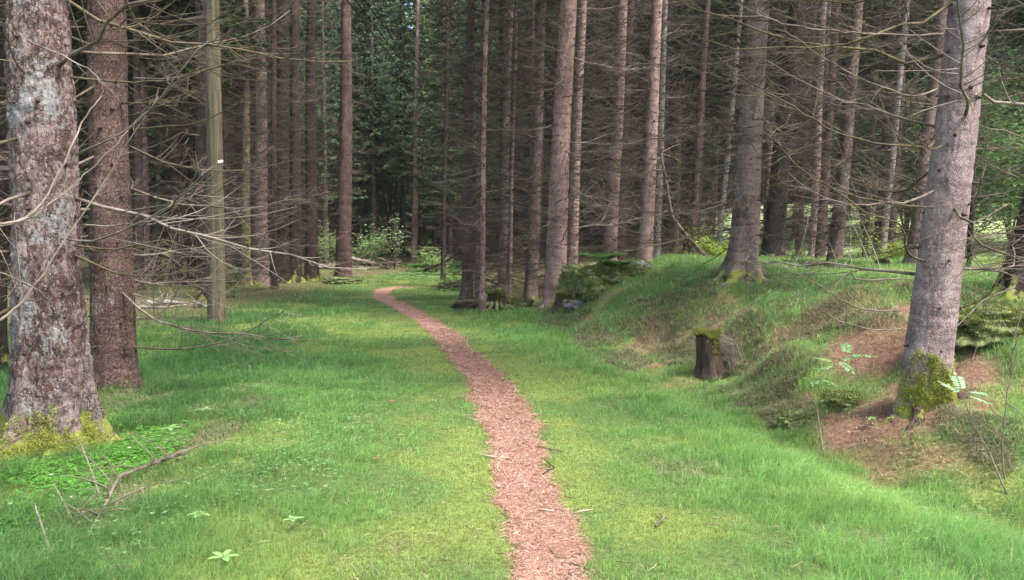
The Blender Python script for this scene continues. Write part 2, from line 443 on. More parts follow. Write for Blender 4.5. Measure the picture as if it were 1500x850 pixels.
# ================================================================== GROUND
def colour_fields(x, y):
    """natural ground cover masks"""
    pd = path_dist(x, y); u = x - shoulder(y)
    n1 = fbm(x * .8, y * .8, 41); n2 = fbm(x * 2.4, y * 2.4, 43); n3 = fbm(x * .35, y * .35, 47)
    moss = sstep(.50, .66, n1 * .6 + n2 * .4 + .10 * (1 - sstep(.1, 1.1, np.abs(pd))))
    bank = sstep(.5, 1.1, u) * sstep(3, 6, y)
    litter = .8 * bank * sstep(.56, .68, n2 * .55 + n1 * .45 + .05 * sstep(9, 6, y))
    # brown litter around the near right tree and the plateau edge behind it
    for (cx, cy, rr) in ((3.2, 7.2, .72), (3.75, 7.5, .62), (3.9, 8.7, .75), (5.0, 9.4, .9), (4.2, 9.6, .5), (4.55, 8.2, .45)):
        litter = np.maximum(litter, 1 - sstep(rr * .6, rr * 1.1, np.hypot(x - cx, (y - cy)) + .3 * (n2 - .5)))
    meadow = sstep(21, 25, y) * sstep(9.5, 12, x - .08 * (y - 25))
    litter = litter * sstep(5.6, 6.4, y - .25 * (x - 3))
    forest = np.maximum(sstep(27, 33, y + 5 * (n3 - .5)) * (1 - sstep(-9.5, -7.5, x) * (1 - sstep(-1.8, -.2, x)) * (1 - sstep(42, 46, y))),
                        sstep(-5.2, -6.6, x + 2.0 * (n3 - .5) - .06 * (y - 14)) * sstep(9, 14, y) * .9)
    forest = np.maximum(forest, sstep(17, 20, y) * sstep(.4, 1.2, u) * (1 - sstep(5.0, 7.5, x)))
    forest = np.maximum(forest, sstep(15.0, 17.0, y) * sstep(.0, .5, u) * (1 - sstep(1.4, 2.2, u)))
    forest = forest * (1 - meadow)
    return pd, u, n1, n2, n3, moss, bank, litter, forest

def grow(lo, hi, a, s):
    out = [lo]
    while out[-1] < hi: out.append(out[-1] + a); a *= s
    return np.array(out)
xf = np.arange(-6, 7.001, .05)
xr = grow(7.05, 500, .08, 1.06); xl = -grow(6.05, 500, .08, 1.06)[::-1]
gxs = np.concatenate([xl, xf, xr])
yf = np.arange(2.5, 14, .05); yb = grow(14, 700, .06, 1.035); yn = -grow(-2.45, 40, .1, 1.2)[::-1]
gys = np.concatenate([yn, yf, yb])
X, Y = np.meshgrid(gxs, gys)
Z = H(X.ravel(), Y.ravel())
nx_, ny_ = len(gxs), len(gys)
idx = np.arange(nx_ * ny_).reshape(ny_, nx_)
Q = np.stack([idx[:-1, :-1], idx[:-1, 1:], idx[1:, 1:], idx[1:, :-1]], -1).reshape(-1, 4)
pd, u, n1, n2, n3, moss, bank, litter, forest = colour_fields(X.ravel(), Y.ravel())
def C3(c): return np.array(c)[None, :]
soil = C3((.10, .15, .05)); mossy = C3((.19, .24, .07)); lit = C3((.21, .125, .092)); ffl = C3((.11, .095, .05))
mx = moss[:, None]
colg = soil * (1 - mx) + mossy * mx
colg = colg * (1 - litter[:, None]) + lit * litter[:, None]
colg = colg * (1 - forest[:, None]) + ffl * forest[:, None]
far_meadow = (sstep(22, 30, Y.ravel()) * sstep(9.5, 12, X.ravel() - .08 * (Y.ravel() - 25)) * (1 - sstep(70, 90, Y.ravel())))[:, None]
colg = colg * (1 - far_meadow) + C3((.40, .50, .24)) * far_meadow
near_path = (1 - sstep(-.03, .05, pd + .1 * (n2 - .5)))[:, None]
colg = colg * (1 - near_path) + C3((.34, .20, .13)) * near_path
mg, nt, b = new_mat('forest floor')
a_ = N(nt, 'ShaderNodeAttribute', attribute_name='col'); geo = N(nt, 'ShaderNodeNewGeometry')
nn = noise(nt, geo.outputs['Position'], 22, 6, .7); nb = noise(nt, geo.outputs['Position'], 120, 3, .7)
cc = mixc(nt, 1.0, a_.outputs['Color'], ramp(nt, nn, [(.3, (.55, .55, .5)), (.7, (1.35, 1.35, 1.3))]), 'MULTIPLY')
cc = mixc(nt, 1.0, cc, ramp(nt, nb, [(.35, (.6, .6, .6)), (.65, (1.3, 1.3, 1.3))]), 'MULTIPLY')
nt.links.new(cc, b.inputs['Base Color']); b.inputs['Roughness'].default_value = 1; b.inputs['Specular IOR Level'].default_value = .05
bp = N(nt, 'ShaderNodeBump'); bp.inputs['Strength'].default_value = .9; bp.inputs['Distance'].default_value = .03
nt.links.new(mth(nt, 'ADD', nn, mth(nt, 'MULTIPLY', nb, .5)), bp.inputs['Height']); nt.links.new(bp.outputs[0], b.inputs['Normal'])
link('ground', np_mesh('ground', np.stack([X.ravel(), Y.ravel(), Z], 1), None, Q, colg, [mg]), kind='structure')

# path: needle covered tread
ys = np.arange(1.2, 26.0, .03); ac = np.linspace(0, 1, 15)
L_, R_ = path_l(ys), path_r(ys)
XX = L_[:, None] * (1 - ac) + R_[:, None] * ac; YY = np.repeat(ys[:, None], 15, 1)
ZZ = H(XX.ravel(), YY.ravel()).reshape(XX.shape)
edge = np.minimum(ac, 1 - ac)[None, :]
ZZ = ZZ + .012 * sstep(0, .12, edge) - .004 + .006 * (fbm(XX * 14, YY * 14, 61) - .5)
ii = np.arange(len(ys) * 15).reshape(len(ys), 15)
Qp = np.stack([ii[:-1, :-1], ii[:-1, 1:], ii[1:, 1:], ii[1:, :-1]], -1).reshape(-1, 4)
mp, nt, b = new_mat('trodden spruce needle litter')
geo = N(nt, 'ShaderNodeNewGeometry'); pos = geo.outputs['Position']
na = noise(nt, pos, 4.5, 7, .72); nb = noise(nt, pos, 48, 5, .75); nc = noise(nt, pos, 190, 2, .7)
c = ramp(nt, na, [(.34, (.16, .09, .068)), (.44, (.34, .185, .14)), (.66, (.47, .285, .225))])
c = mixc(nt, 1.0, c, ramp(nt, nb, [(.36, (.36, .33, .32)), (.5, (.95, .95, .95)), (.66, (1.3, 1.27, 1.24))]), 'MULTIPLY')
c = mixc(nt, 1.0, c, ramp(nt, nc, [(.35, (.65, .65, .65)), (.6, (1.15, 1.15, 1.15))]), 'MULTIPLY')
nt.links.new(c, b.inputs['Base Color']); b.inputs['Roughness'].default_value = .95; b.inputs['Specular IOR Level'].default_value = .1
bp = N(nt, 'ShaderNodeBump'); bp.inputs['Strength'].default_value = .8; bp.inputs['Distance'].default_value = .012
nt.links.new(mth(nt, 'ADD', nb, nc), bp.inputs['Height']); nt.links.new(bp.outputs[0], b.inputs['Normal'])
link('path', np_mesh('path', np.stack([XX.ravel(), YY.ravel(), ZZ.ravel()], 1), None, Qp, None, [mp]), kind='structure')

# ------------------------------------------------------------------ grass
def scatter(n, r0, r1, half=.66):
    """points in the seen sector, denser near the eye"""
    r = np.exp(rng.uniform(math.log(r0), math.log(r1), n))
    r = r * (1 + 0 * r)
    a = rng.uniform(-half, half, n)
    return r * np.sin(a), r * np.cos(a), r

TREES_FOOT = []      # (x, y, radius) filled before the grass is sown

def sow_grass():
    x1, y1, r1 = scatter(480000, 3.0, 9.0); x2, y2, r2 = scatter(380000, 8.0, 19); x3, y3, r3 = scatter(170000, 18, 46, .62)
    x = np.concatenate([x1, x2, x3]); y = np.concatenate([y1, y2, y3]); r = np.concatenate([r1, r2, r3])
    pd, u, n1, n2, n3, moss, bank, litter, forest = colour_fields(x, y)
    clump = fbm(x * 5, y * 5, 71, 3)
    short = 1 - sstep(.15, 1.0, np.abs(pd) + .35 * (n2 - .5))
    # two wheel-track like strips: mown short beside the path, long on verge and shoulder
    hmax = .035 + .075 * sstep(.5, 1.5, pd + .5 * (n1 - .5)) + .05 * sstep(.9, 2.2, -x - .12 * y + .6 * n1) * (y < 14)
    hmax = hmax + .05 * np.exp(-((u + .15) / .45) ** 2)
    hmax = np.where(r > 9, hmax + .02, hmax)
    keep_p = np.clip(1.0 - .45 * moss, 0, 1)
    keep_p *= sstep(-.07, .05, pd + .14 * (n2 - .5))
    keep_p *= 1 - .93 * litter
    keep_p *= 1 - .9 * forest
    keep_p *= .25 + .75 * sstep(.36, .58, clump)
    keep_p *= 1 - .75 * sstep(.66, .74, fbm(x * 3.1, y * 3.1, 87))
    for (fx, fy, fr) in TREES_FOOT: keep_p = np.where(np.hypot(x - fx, y - fy) < fr, 0, keep_p)
    k = rng.random(len(x)) < keep_p
    x, y, r, pd, u, n1, n2, n3, moss, bank, litter, forest, hmax, clump, short = [v[k] for v in (x, y, r, pd, u, n1, n2, n3, moss, bank, litter, forest, hmax, clump, short)]
    n = len(x)
    z = H(x, y) - .004
    h = hmax * rng.uniform(.45, 1.25, n) * (.6 + .8 * clump) * (1 - .35 * moss)
    w = np.maximum(.0018, r * .00040) * rng.uniform(.7, 1.3, n)
    g1 = np.array((.11, .26, .085)); g2 = np.array((.25, .42, .11)); g3 = np.array((.34, .41, .14)); g4 = np.array((.44, .36, .22))
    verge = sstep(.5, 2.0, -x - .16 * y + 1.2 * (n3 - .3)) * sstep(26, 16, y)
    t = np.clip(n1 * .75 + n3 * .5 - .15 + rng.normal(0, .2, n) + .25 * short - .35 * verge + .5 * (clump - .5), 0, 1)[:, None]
    c = g1 * (1 - t) + g2 * t
    t2 = (np.clip(moss * .5 + .25 * short * n2, 0, 1) * rng.random(n))[:, None]
    c = c * (1 - t2) + g3 * t2
    dry = rng.random(n) < (.03 + .10 * bank + .10 * short * (n2 > .5))
    dry |= (rng.random(n) < .55 * (1 - sstep(.0, .16, pd)))
    c[dry] = g4 * rng.uniform(.6, 1.1, (dry.sum(), 1))
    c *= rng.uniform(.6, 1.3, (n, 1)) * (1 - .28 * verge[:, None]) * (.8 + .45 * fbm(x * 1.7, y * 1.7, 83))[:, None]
    wind = np.stack([.35 + 0 * x, -.1 + 0 * x, 0 * x], 1)
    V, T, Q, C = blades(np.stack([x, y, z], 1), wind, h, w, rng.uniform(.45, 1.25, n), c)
    link('grass', np_mesh('grass', V, T, Q, C, [M['grass']]), kind='stuff')
    print('grass blades', n)

def sow_moss():
    x1, y1, r1 = scatter(170000, 3.0, 8.0); x2, y2, r2 = scatter(110000, 7, 17)
    x = np.concatenate([x1, x2]); y = np.concatenate([y1, y2]); r = np.concatenate([r1, r2])
    pd, u, n1, n2, n3, moss, bank, litter, forest = colour_fields(x, y)
    p = np.clip(.15 + moss, 0, 1) * sstep(.0, .1, pd) * (1 - .8 * litter) * (1 - .6 * forest)
    for (fx, fy, fr) in TREES_FOOT: p = np.where(np.hypot(x - fx, y - fy) < fr, 0, p)
    k = rng.random(len(x)) < p
    x, y, r, n1, n2 = x[k], y[k], r[k], n1[k], n2[k]; n = len(x)
    h = rng.uniform(.01, .026, n); w = np.maximum(.003, r * .0007) * rng.uniform(.7, 1.5, n)
    c = np.array((.14, .22, .055)) * (1 - n2[:, None]) + np.array((.26, .31, .08)) * n2[:, None]
    c *= rng.uniform(.6, 1.3, (n, 1))
    V, T, Q, C = blades(np.stack([x, y, H(x, y) - .003], 1), np.zeros((n, 3)), h, w, rng.uniform(.3, 1., n), c)
    link('moss', np_mesh('moss', V, T, Q, C, [M['grass']]), kind='stuff')

DRY_SPOTS = []
def sow_dry():
    """matted dead grass and twiggy bilberry clumps on the bank"""
    xs, ys = [], []
    spots = [(905, 532, 48, 9000), (955, 463, 50, 5000), (1010, 440, 50, 5000), (870, 498, 35, 3000), (1090, 440, 80, 3500), (1000, 520, 35, 4000), (1080, 520, 45, 8000),
             (1120, 560, 60, 9000), (1180, 480, 70, 3500), (1160, 600, 40, 4000), (830, 470, 40, 4000), (1250, 460, 60, 6000), (1400, 440, 70, 6000), (1440, 640, 45, 5000),
             (380, 585, 45, 2500), (345, 600, 40, 2000), (240, 575, 70, 9000), (360, 590, 60, 5000), (300, 640, 50, 3000), (160, 750, 60, 2500), (590, 830, 90, 500), (1270, 800, 40, 800), (1000, 690, 50, 700)]
    for (px, py, rp, n) in spots:
        c = ground(px, py); rr = rp / F * c[1]
        a = rng.uniform(0, 2 * math.pi, n); q = rr * np.sqrt(rng.random(n)) * (1 + .25 * np.sin(a * 3 + px))
        xs.append(c[0] + q * np.cos(a)); ys.append(c[1] + q * np.sin(a) * 1.7)
    x = np.concatenate(xs); y = np.concatenate(ys)
    ok = path_dist(x, y) > .12
    for (fx, fy, fr) in TREES_FOOT: ok &= np.hypot(x - fx, y - fy) > fr * .8
    x = x[ok]; y = y[ok]; n = len(x)
    r = np.hypot(x, y)
    h = rng.uniform(.03, .11, n); w = np.maximum(.0016, r * .00035) * rng.uniform(.8, 1.4, n)
    c = np.where(rng.random((n, 1)) < .55, np.array([[.34, .28, .20]]), np.array([[.20, .19, .11]])) * rng.uniform(.5, 1.35, (n, 1))
    g = rng.random(n) < .25
    c[g] = np.array([.10, .17, .05])
    V, T, Q, C = blades(np.stack([x, y, H(x, y) - .003], 1), np.stack([-.6 + 0 * x, -.6 + 0 * x, 0 * x], 1), h, w, rng.uniform(.5, 1.3, n), c)
    link('dry_grass', np_mesh('dry grass', V, T, Q, C, [M['dry']]), kind='stuff')

def lay_needles():
    """loose needles and twig bits lying on the path and the brown litter patches"""
    n = 90000
    r = np.exp(rng.uniform(math.log(3.2), math.log(14), n)); t = rng.random(n)
    y = r; x = path_l(y) * (1 - t) + path_r(y) * t + rng.normal(0, .03, n)
    X2, Y2, r2 = scatter(120000, 5, 13)
    lt = colour_fields(X2, Y2)[7]
    k = rng.random(len(X2)) < lt * .6
    x = np.concatenate([x, X2[k]]); y = np.concatenate([y, Y2[k]]); r = np.hypot(x, y); n = len(x)
    a = rng.uniform(0, math.pi, n); l = rng.uniform(.008, .026, n) * np.where(rng.random(n) < .04, 3.2, 1) * np.maximum(1, r / 7)
    w = np.maximum(.0009, r * .00022)
    d = np.stack([np.cos(a) * l, np.sin(a) * l, rng.normal(0, .12, n) * l], 1); s = np.stack([-np.sin(a) * w, np.cos(a) * w, 0 * w], 1)
    p = np.stack([x, y, H(x, y) + .013 + rng.uniform(0, .006, n)], 1)
    V = np.stack([p - d - s, p + d - s, p + d + s, p - d + s], 1).reshape(-1, 3)
    Q = np.arange(n)[:, None] * 4 + np.array([[0, 1, 2, 3]])
    pal = np.array([(.48, .29, .22), (.31, .16, .11), (.10, .055, .04), (.60, .46, .36), (.36, .19, .14)])
    c = pal[rng.choice(5, n, p=[.27, .22, .24, .12, .15])] * rng.uniform(.75, 1.2, (n, 1))
    link('needle_litter', np_mesh('needle litter', V, None, Q, np.repeat(c, 4, 0), [M['dry']]), kind='stuff')

# ================================================================== BRANCHES
def branch_into(mb, L, r, seed, o=np.zeros(3), az=0.0, droop=.25, up=.35, sides=4, twigs=14, m=0, sub=True, origin_tilt=0):
    g = random.Random(seed)
    k = 9
    s = np.linspace(0, 1, k)
    wob = np.cumsum(np.array([g.gauss(0, .02) for _ in range(k)])) * L
    wz = np.cumsum(np.array([g.gauss(0, .014) for _ in range(k)])) * L
    kink = g.uniform(-.10, .10)
    lx = s * L * (1 - .05 * abs(droop)); ly = wob + kink * L * s * s; lz = L * (-droop * s + up * s ** 2.2) + wz
    ca, sa = math.cos(az), math.sin(az)
    def tf(p): return np.stack([p[:, 0] * ca - p[:, 1] * sa, p[:, 0] * sa + p[:, 1] * ca, p[:, 2]], 1) + o
    main = np.stack([lx, ly, lz], 1)
    rad = r * (1 - .85 * s) + .0012
    mb.tube(tf(main), rad, sides, m)
    for i in range(twigs):
        t = .18 + .8 * (i + g.random() * .8) / twigs
        if t > .98: t = .98
        p0 = np.array([np.interp(t, s, lx), np.interp(t, s, ly), np.interp(t, s, lz)])
        sd = 1 if g.random() < .5 else -1
        tl = L * (.38 * (1 - t) + .10) * g.uniform(.4, 1.25)
        fw = g.uniform(.35, 1.0); zz = g.uniform(-.5, .45)
        q = np.linspace(0, 1, 5)
        dx = q * tl * fw; dy = sd * tl * (q * .9 - .25 * q * q * g.random()); dz = tl * (zz * q + g.uniform(-.1, .5) * q * q)
        tw = p0 + np.stack([dx, dy, dz], 1)
        rt = max(r * .32 * (1 - .5 * t), .0016)
        mb.tube(tf(tw), rt * (1 - .8 * q) + .0008, 3, m, cap=False)
        if sub:
            for j in range(g.choice((1, 2, 3))):
                f = g.uniform(.3, .9); p1 = tw[0] + (tw[-1] - tw[0]) * f
                p1 = np.array([np.interp(f, q, tw[:, a_]) for a_ in range(3)])
                sl = tl * g.uniform(.2, .5); e = p1 + sl * np.array([g.uniform(-.2, 1), g.uniform(-1, 1), g.uniform(-.7, .6)])
                mid = (p1 + e) / 2 + sl * .1 * np.array([0, g.uniform(-1, 1), g.uniform(-1, 1)])
                mb.tube(tf(np.array([p1, mid, e])), [rt * .5, rt * .4, .0007], 3, m, cap=False)

BR = []          # library of single dead branches
for i in range(12):
    mb = MB(); Lb = [.7, .9, 1.1, 1.3, 1.5, 1.7, 1.9, 2.1, 1.2, 1.6, .5, .35][i]
    branch_into(mb, Lb, .0045 + .0035 * Lb, 100 + i, droop=[.25, .1, .35, .2, .3, .15, .28, .3, -.1, .4, .1, .2][i], up=[.3, .2, .4, .4, .45, .15, .4, .35, .2, .3, 0, .1][i],
                sides=5, twigs=[12, 15, 18, 22, 26, 28, 32, 36, 20, 26, 4, 1][i])
    BR.append({'n': mb.mesh('dead branch', [M['deadwood']])})
    for key, mt in (('p', 'deadwood_pale'), ('m', 'deadwood_mossy')):
        c_ = BR[-1]['n'].copy(); c_.materials.clear(); c_.materials.append(M[mt]); BR[-1][key] = c_

DEADC = []       # whole tangled lower crowns for the trees further back, 1 m radius unit is real size
for i in range(6):
    mb = MB(); g = random.Random(300 + i); z = .5
    while z < 10.0:
        nb = g.choice((4, 5, 6, 7)); a0 = g.uniform(0, 6.28)
        for j in range(nb):
            Lb = g.uniform(.8, 2.1) * (.75 + .25 * min(1, z / 3))
            branch_into(mb, Lb, .011, g.randrange(10 ** 6), np.array([0, 0, z + g.uniform(-.08, .08)]), a0 + j * 6.28 / nb + g.uniform(-.4, .4),
                        g.uniform(.0, .55), g.uniform(.0, .55), 3, 15 if i < 4 else 10, sub=(i < 4))
        z += g.uniform(.22, .48)
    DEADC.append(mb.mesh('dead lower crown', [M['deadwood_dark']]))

def live_crown(seed, height, rad, mat, dens=1.0, lobound=0.0, nb_w=7):
    """tapering spruce crown: whorls of drooping boughs hung with short needled twigs, plus the bough wood"""
    g = np.random.default_rng(abs(int(seed))); mb = MB(); z = 0
    TW = []
    while z < height:
        f = z / height
        Lm = rad * (1 - f) ** .8 * (0.75 + .25 * min(1, z / 1.5 + lobound)) + .15
        nb = int(g.integers(nb_w - 2, nb_w + 1)); a0 = g.uniform(0, 6.28)
        for j in range(nb):
            Lb = Lm * g.uniform(.6, 1.15); az = a0 + j * 6.283 / nb + g.uniform(-.35, .35)
            s = np.linspace(0, 1, 6); dr = g.uniform(.25, .55)
            px_ = s * Lb; pz = Lb * (-dr * s + .3 * s ** 2.2)
            pts = np.stack([px_ * math.cos(az), px_ * math.sin(az), z + pz], 1)
            mb.tube(pts, .018 * (1 - .8 * s) + .003, 3, 0, (.07, .05, .04), cap=False)
            nt_ = int(Lb * 26 * dens) + 4
            t = g.uniform(.15, 1.0, nt_) ** .8
            base = np.stack([np.interp(t, s, pts[:, k]) for k in range(3)], 1)
            sgn = np.where(g.random(nt_) < .5, 1, -1)
            tl = (.16 + .42 * (1 - t) * min(1, Lb / 1.6)) * g.uniform(.6, 1.3, nt_)
            ang = az + sgn * g.uniform(.5, 1.2, nt_)
            d = np.stack([np.cos(ang), np.sin(ang), g.uniform(-.75, -.1, nt_)], 1)
            TW.append(np.hstack([base, d * tl[:, None], g.random((nt_, 1))]))
        z += g.uniform(.28, .45)
    TW = np.vstack(TW); n = len(TW)
    b = TW[:, :3]; d = TW[:, 3:6]; rr = TW[:, 6]
    # every needled twig: three thin blades fanned round its axis
    Vs, Ts, Cs = [], [], []
    for kf in range(3):
        rv = g.normal(size=(n, 3)); s = np.cross(d, rv); s /= np.linalg.norm(s, axis=1)[:, None] + 1e-9
        w = (.018 + .02 * g.random(n))[:, None]
        off = d * g.uniform(0, .5, (n, 1))
        dd = d * g.uniform(.5, .8, (n, 1)) + s * w
        p0 = b + off; p1 = p0 + dd * .5 + s * w; p2 = p0 + dd * .5 - s * w; p3 = p0 + dd
        Vs.append(np.stack([p0, p1, p3, p2], 1))
        base = np.array(mat[0])[None] * (1 - rr[:, None]) + np.array(mat[1])[None] * rr[:, None]
        Cs.append(np.repeat((base * g.uniform(.7, 1.3, (n, 1)))[:, None, :], 4, 1))
    V = np.concatenate(Vs).reshape(-1, 3); C = np.concatenate(Cs).reshape(-1, 3)
    mb.add(V, None, np.arange(len(V)).reshape(-1, 4), 0, C)
    return mb.mesh('spruce crown', [M['needle']], True)

G_DARK = ((.022, .042, .018), (.06, .10, .035)); G_MID = ((.04, .07, .038), (.13, .18, .095)); G_BRIGHT = ((.06, .12, .04), (.22, .31, .10))  # needle greens with light painted in: dark for shaded boughs, brighter for lit ones
LIVE = [live_crown(1, 12, 2.3, G_DARK), live_crown(2, 11, 2.0, G_DARK), live_crown(3, 13, 2.6, G_MID), live_crown(4, 14, 2.4, G_MID, .9, 1), live_crown(5, 15, 2.7, G_BRIGHT, .9, 1)]

# ================================================================== TREES
def trunk_mesh(name, r, h, lean=(0, 0), seed=0, seg=20, flare=.5, lobes=4, mat='bark', fine=False, zfine=4.0, knots=True, bend=.02, elong=1.0, top=.18, flake=1.0):
    g = np.random.default_rng(abs(int(seed)))
    zs = np.concatenate([np.arange(-.25, .9, .04 if not fine else .02), np.arange(.9, zfine, .12 if not fine else .025), np.arange(zfine, h, .8), [h]])
    th = np.arange(seg) * 2 * math.pi / seg
    Zg, Tg = np.meshgrid(zs, th, indexing='ij')
    rr = r * (1 - (1 - top) * np.clip(Zg, 0, h) / h)
    ph = g.uniform(0, 6.28, 4)
    lob = 1.7 * np.clip(.5 + .5 * np.cos(lobes * Tg + ph[0] + .5 * np.sin(2 * Tg + ph[2])), 0, 1) ** 2.2 * (.75 + .45 * np.cos((lobes - 1) * Tg + ph[1])) - .15
    zz = np.clip(Zg, -.1, 99)
    rr = rr + r * flare * np.exp(-np.clip(zz, -.02, 9) / (.20 * elong)) * np.clip(.25 + lob * .9, .08, 2.2)
    rr = rr + r * flare * .25 * np.exp(-np.clip(zz, 0, 9) / (.7 * elong))
    rr *= 1 + .05 * (vn3(np.cos(Tg) * 1.3 + seed, np.sin(Tg) * 1.3, Zg * 1.2, seed) - .5) * 2
    if fine:
        cx, cy = np.cos(Tg) * r, np.sin(Tg) * r
        # flaking plates
        a = vn3(cx * 26, cy * 26, Zg * 15, seed + 1); b = vn3(cx * 60, cy * 60, Zg * 40, seed + 2)
        wl = vn3(cx * 9 + 5, cy * 9, Zg * 3, seed + 5)
        rr += flake * (.022 * (np.abs(a - .5) * 2) ** .6 - .011 + .010 * (b - .5) + .022 * (wl - .5))
    ox = lean[0] * Zg + bend * np.sin(Zg * .6 + ph[2]) * np.clip(Zg, 0, 3) / 3; oy = lean[1] * Zg + bend * np.sin(Zg * .5 + ph[3]) * np.clip(Zg, 0, 3) / 3
    V = np.stack([rr * np.cos(Tg) + ox, rr * np.sin(Tg) + oy, Zg], -1).reshape(-1, 3)
    k = len(zs); i = np.arange(k - 1)[:, None] * seg; j = np.arange(seg)[None, :]; j2 = (j + 1) % seg
    Q = np.stack([i + j, i + j2, i + seg + j2, i + seg + j], -1).reshape(-1, 4)
    mb = MB(); mb.add(V, None, Q, 0)
    if knots:
        z = .5
        while z < min(h, 8):
            a0 = g.uniform(0, 6.28); nb = int(g.integers(3, 7))
            for q in range(nb):
                a = a0 + q * 6.28 / nb + g.uniform(-.4, .4); zq = z + g.uniform(-.07, .07)
                rq = r * (1 - (1 - top) * zq / h) * .96
                c = np.array([lean[0] * zq + bend * math.sin(zq * .6 + ph[2]) * min(zq, 3) / 3, lean[1] * zq + bend * math.sin(zq * .5 + ph[3]) * min(zq, 3) / 3, zq])
                d = np.array([math.cos(a), math.sin(a), -.15]); ln = g.uniform(.02, .07)
                kr = g.uniform(.007, .014) * (1 + r)
                mb.tube([c + d * (rq - .02), c + d * (rq + .006), c + d * (rq + ln)], [kr * 1.7, kr * 1.25, kr * .5], 6, 1)
            z += g.uniform(.18, .45)
    return mb.mesh(name, [M[mat], M['knot']])

def place_branches(root, r, h, lean, n, z0, z1, seed, kinds='nnp', a_range=None, big=1.0, top=.18):
    g = random.Random(seed)
    for i in range(n):
        z = z0 + (z1 - z0) * ((i + g.random()) / n)
        a = g.uniform(0, 6.283) if a_range is None else g.uniform(*a_range)
        k = g.choice([0, 1, 2, 3, 4, 5, 8, 9, 10]) if big < 1.2 else g.choice([2, 3, 4, 5, 6, 7, 8, 9])
        rq = r * (1 - (1 - top) * z / h) * .9
        s = g.uniform(.75, 1.15) * min(big, 1.25)
        link('branch', BR[k][g.choice(kinds)], root, (lean[0] * z + rq * math.cos(a), lean[1] * z + rq * math.sin(a), z), (g.uniform(-.5, .5), g.uniform(-.25, .3), a), (s, s, s))

NAMED = []       # (px, handle, depth)
def tree(px, py, w, pxt, label, handle, mat='bark', Yd=None, nbr=0, z0=1.0, z1=None, dead=None, live=0, live_z=8.5, flare=.4, fine=False, seg=20, name='spruce_tree', h=19, lobes=4,
         kinds='nnp', big=1.0, lz=1, elong=1.0, dscale=.75, foot=1.0, cat='tree', lean_y=0.0, knots=True, ytop=0, top=.18, crown=True, flake=.5):
    p = ground(px, py) if Yd is None else np.array([at(px, py, Yd)[0], Yd, 0])
    x, y = p[0], p[1]; z = Hs(x, y)
    r = w * y / F / 2
    tp = at(pxt, ytop, y)
    lx = (tp[0] - x) / (tp[2] - z)
    lean = (lx, lean_y)
    root = thing(name, (x, y, z), label, cat, 'spruces of the plantation')
    link('trunk', trunk_mesh('trunk', r * 1.08, h, lean, int(abs(px) * 7 + w), seg, flare, lobes, mat, fine, zfine=4.2 if fine else 6, elong=elong, knots=knots, top=top, flake=flake), root)
    seed = int(px * 13 + py)
    zt = (y * (345 / F) + EYE - z) + .4
    if nbr: place_branches(root, r, h, lean, nbr, z0, z1 or zt, seed, kinds, None, big)
    if dead is None and nbr and y > 12: dead = seed % 6; dscale = .7
    if dead is not None:
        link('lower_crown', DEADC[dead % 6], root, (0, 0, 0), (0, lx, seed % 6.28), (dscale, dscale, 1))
    sx_, sy_ = math.sin(SUN_AZ), math.cos(SUN_AZ)
    if any(-9.5 < x - t * sx_ < -1 and 26 < y - t * sy_ < 47 for t in range(0, 22, 2)): crown = False
    if crown:
        s = R.uniform(.9, 1.1)
        link('crown', LIVE[live], root, (lx * live_z, lean_y * live_z, live_z), (0, lx, R.uniform(0, 6.28)), (s, s, s))
    TREES_FOOT.append((x, y, r * (1 + flare * .6)))
    NAMED.append((px, handle, y))
    return root, np.array([x, y, z]), r, lean

def lim(root_pos, pts, r0, mat, root, seed, tw=8, name='branch', sides=6):
    """hand placed limb through world points given relative to nothing; converted to the tree's frame"""
    pts = np.array(pts, float) - root_pos
    # smooth resample
    k = len(pts); tt = np.linspace(0, k - 1, (k - 1) * 6 + 1)
    def cr(t):
        i = min(int(t), k - 2); f = t - i
        p0 = pts[max(i - 1, 0)]; p1 = pts[i]; p2 = pts[i + 1]; p3 = pts[min(i + 2, k - 1)]
        return .5 * ((2 * p1) + (-p0 + p2) * f + (2 * p0 - 5 * p1 + 4 * p2 - p3) * f * f + (-p0 + 3 * p1 - 3 * p2 + p3) * f ** 3)
    c = np.array([cr(t) for t in tt]); n = len(c); s = np.linspace(0, 1, n)
    g = random.Random(seed)
    c += np.array([[g.gauss(0, .006) for _ in range(3)] for _ in range(n)]) * (s[:, None] + .2)
    r0 = r0 * .62
    mb = MB(); rad = r0 * (1 - .8 * s) + .0013
    mb.tube(c, rad, sides)
    Lt = np.linalg.norm(c[-1] - c[0])
    for i in range(tw):
        t = g.uniform(.2, .97); p0 = np.array([np.interp(t, s, c[:, a]) for a in range(3)]); d = c[-1] - c[max(0, int(t * n) - 4)]; d /= np.linalg.norm(d) + 1e-9
        tl = Lt * (.28 * (1 - t) + .09) * g.uniform(.5, 1.3)
        v = d * .6 + np.array([g.uniform(-.8, .8), g.uniform(-.8, .8), g.uniform(-.6, .6)])
        q = np.linspace(0, 1, 5)[:, None]
        tw_ = p0 + v * tl * q + np.array([0, 0, g.uniform(-.2, .3)]) * tl * q * q
        mb.tube(tw_, r0 * .3 * (1 - .8 * q[:, 0]) + .0008, 3, cap=False)
        for j in range(2):
            f = g.uniform(.3, .9); p1 = p0 + v * tl * f; e = p1 + tl * .4 * np.array([g.uniform(-1, 1), g.uniform(-1, 1), g.uniform(-.6, .6)])
            mb.tube([p1, (p1 + e) / 2, e], [r0 * .16, r0 * .12, .0006], 3, cap=False)
    return link(name, mb.mesh('limb', [M[mat]]), root)

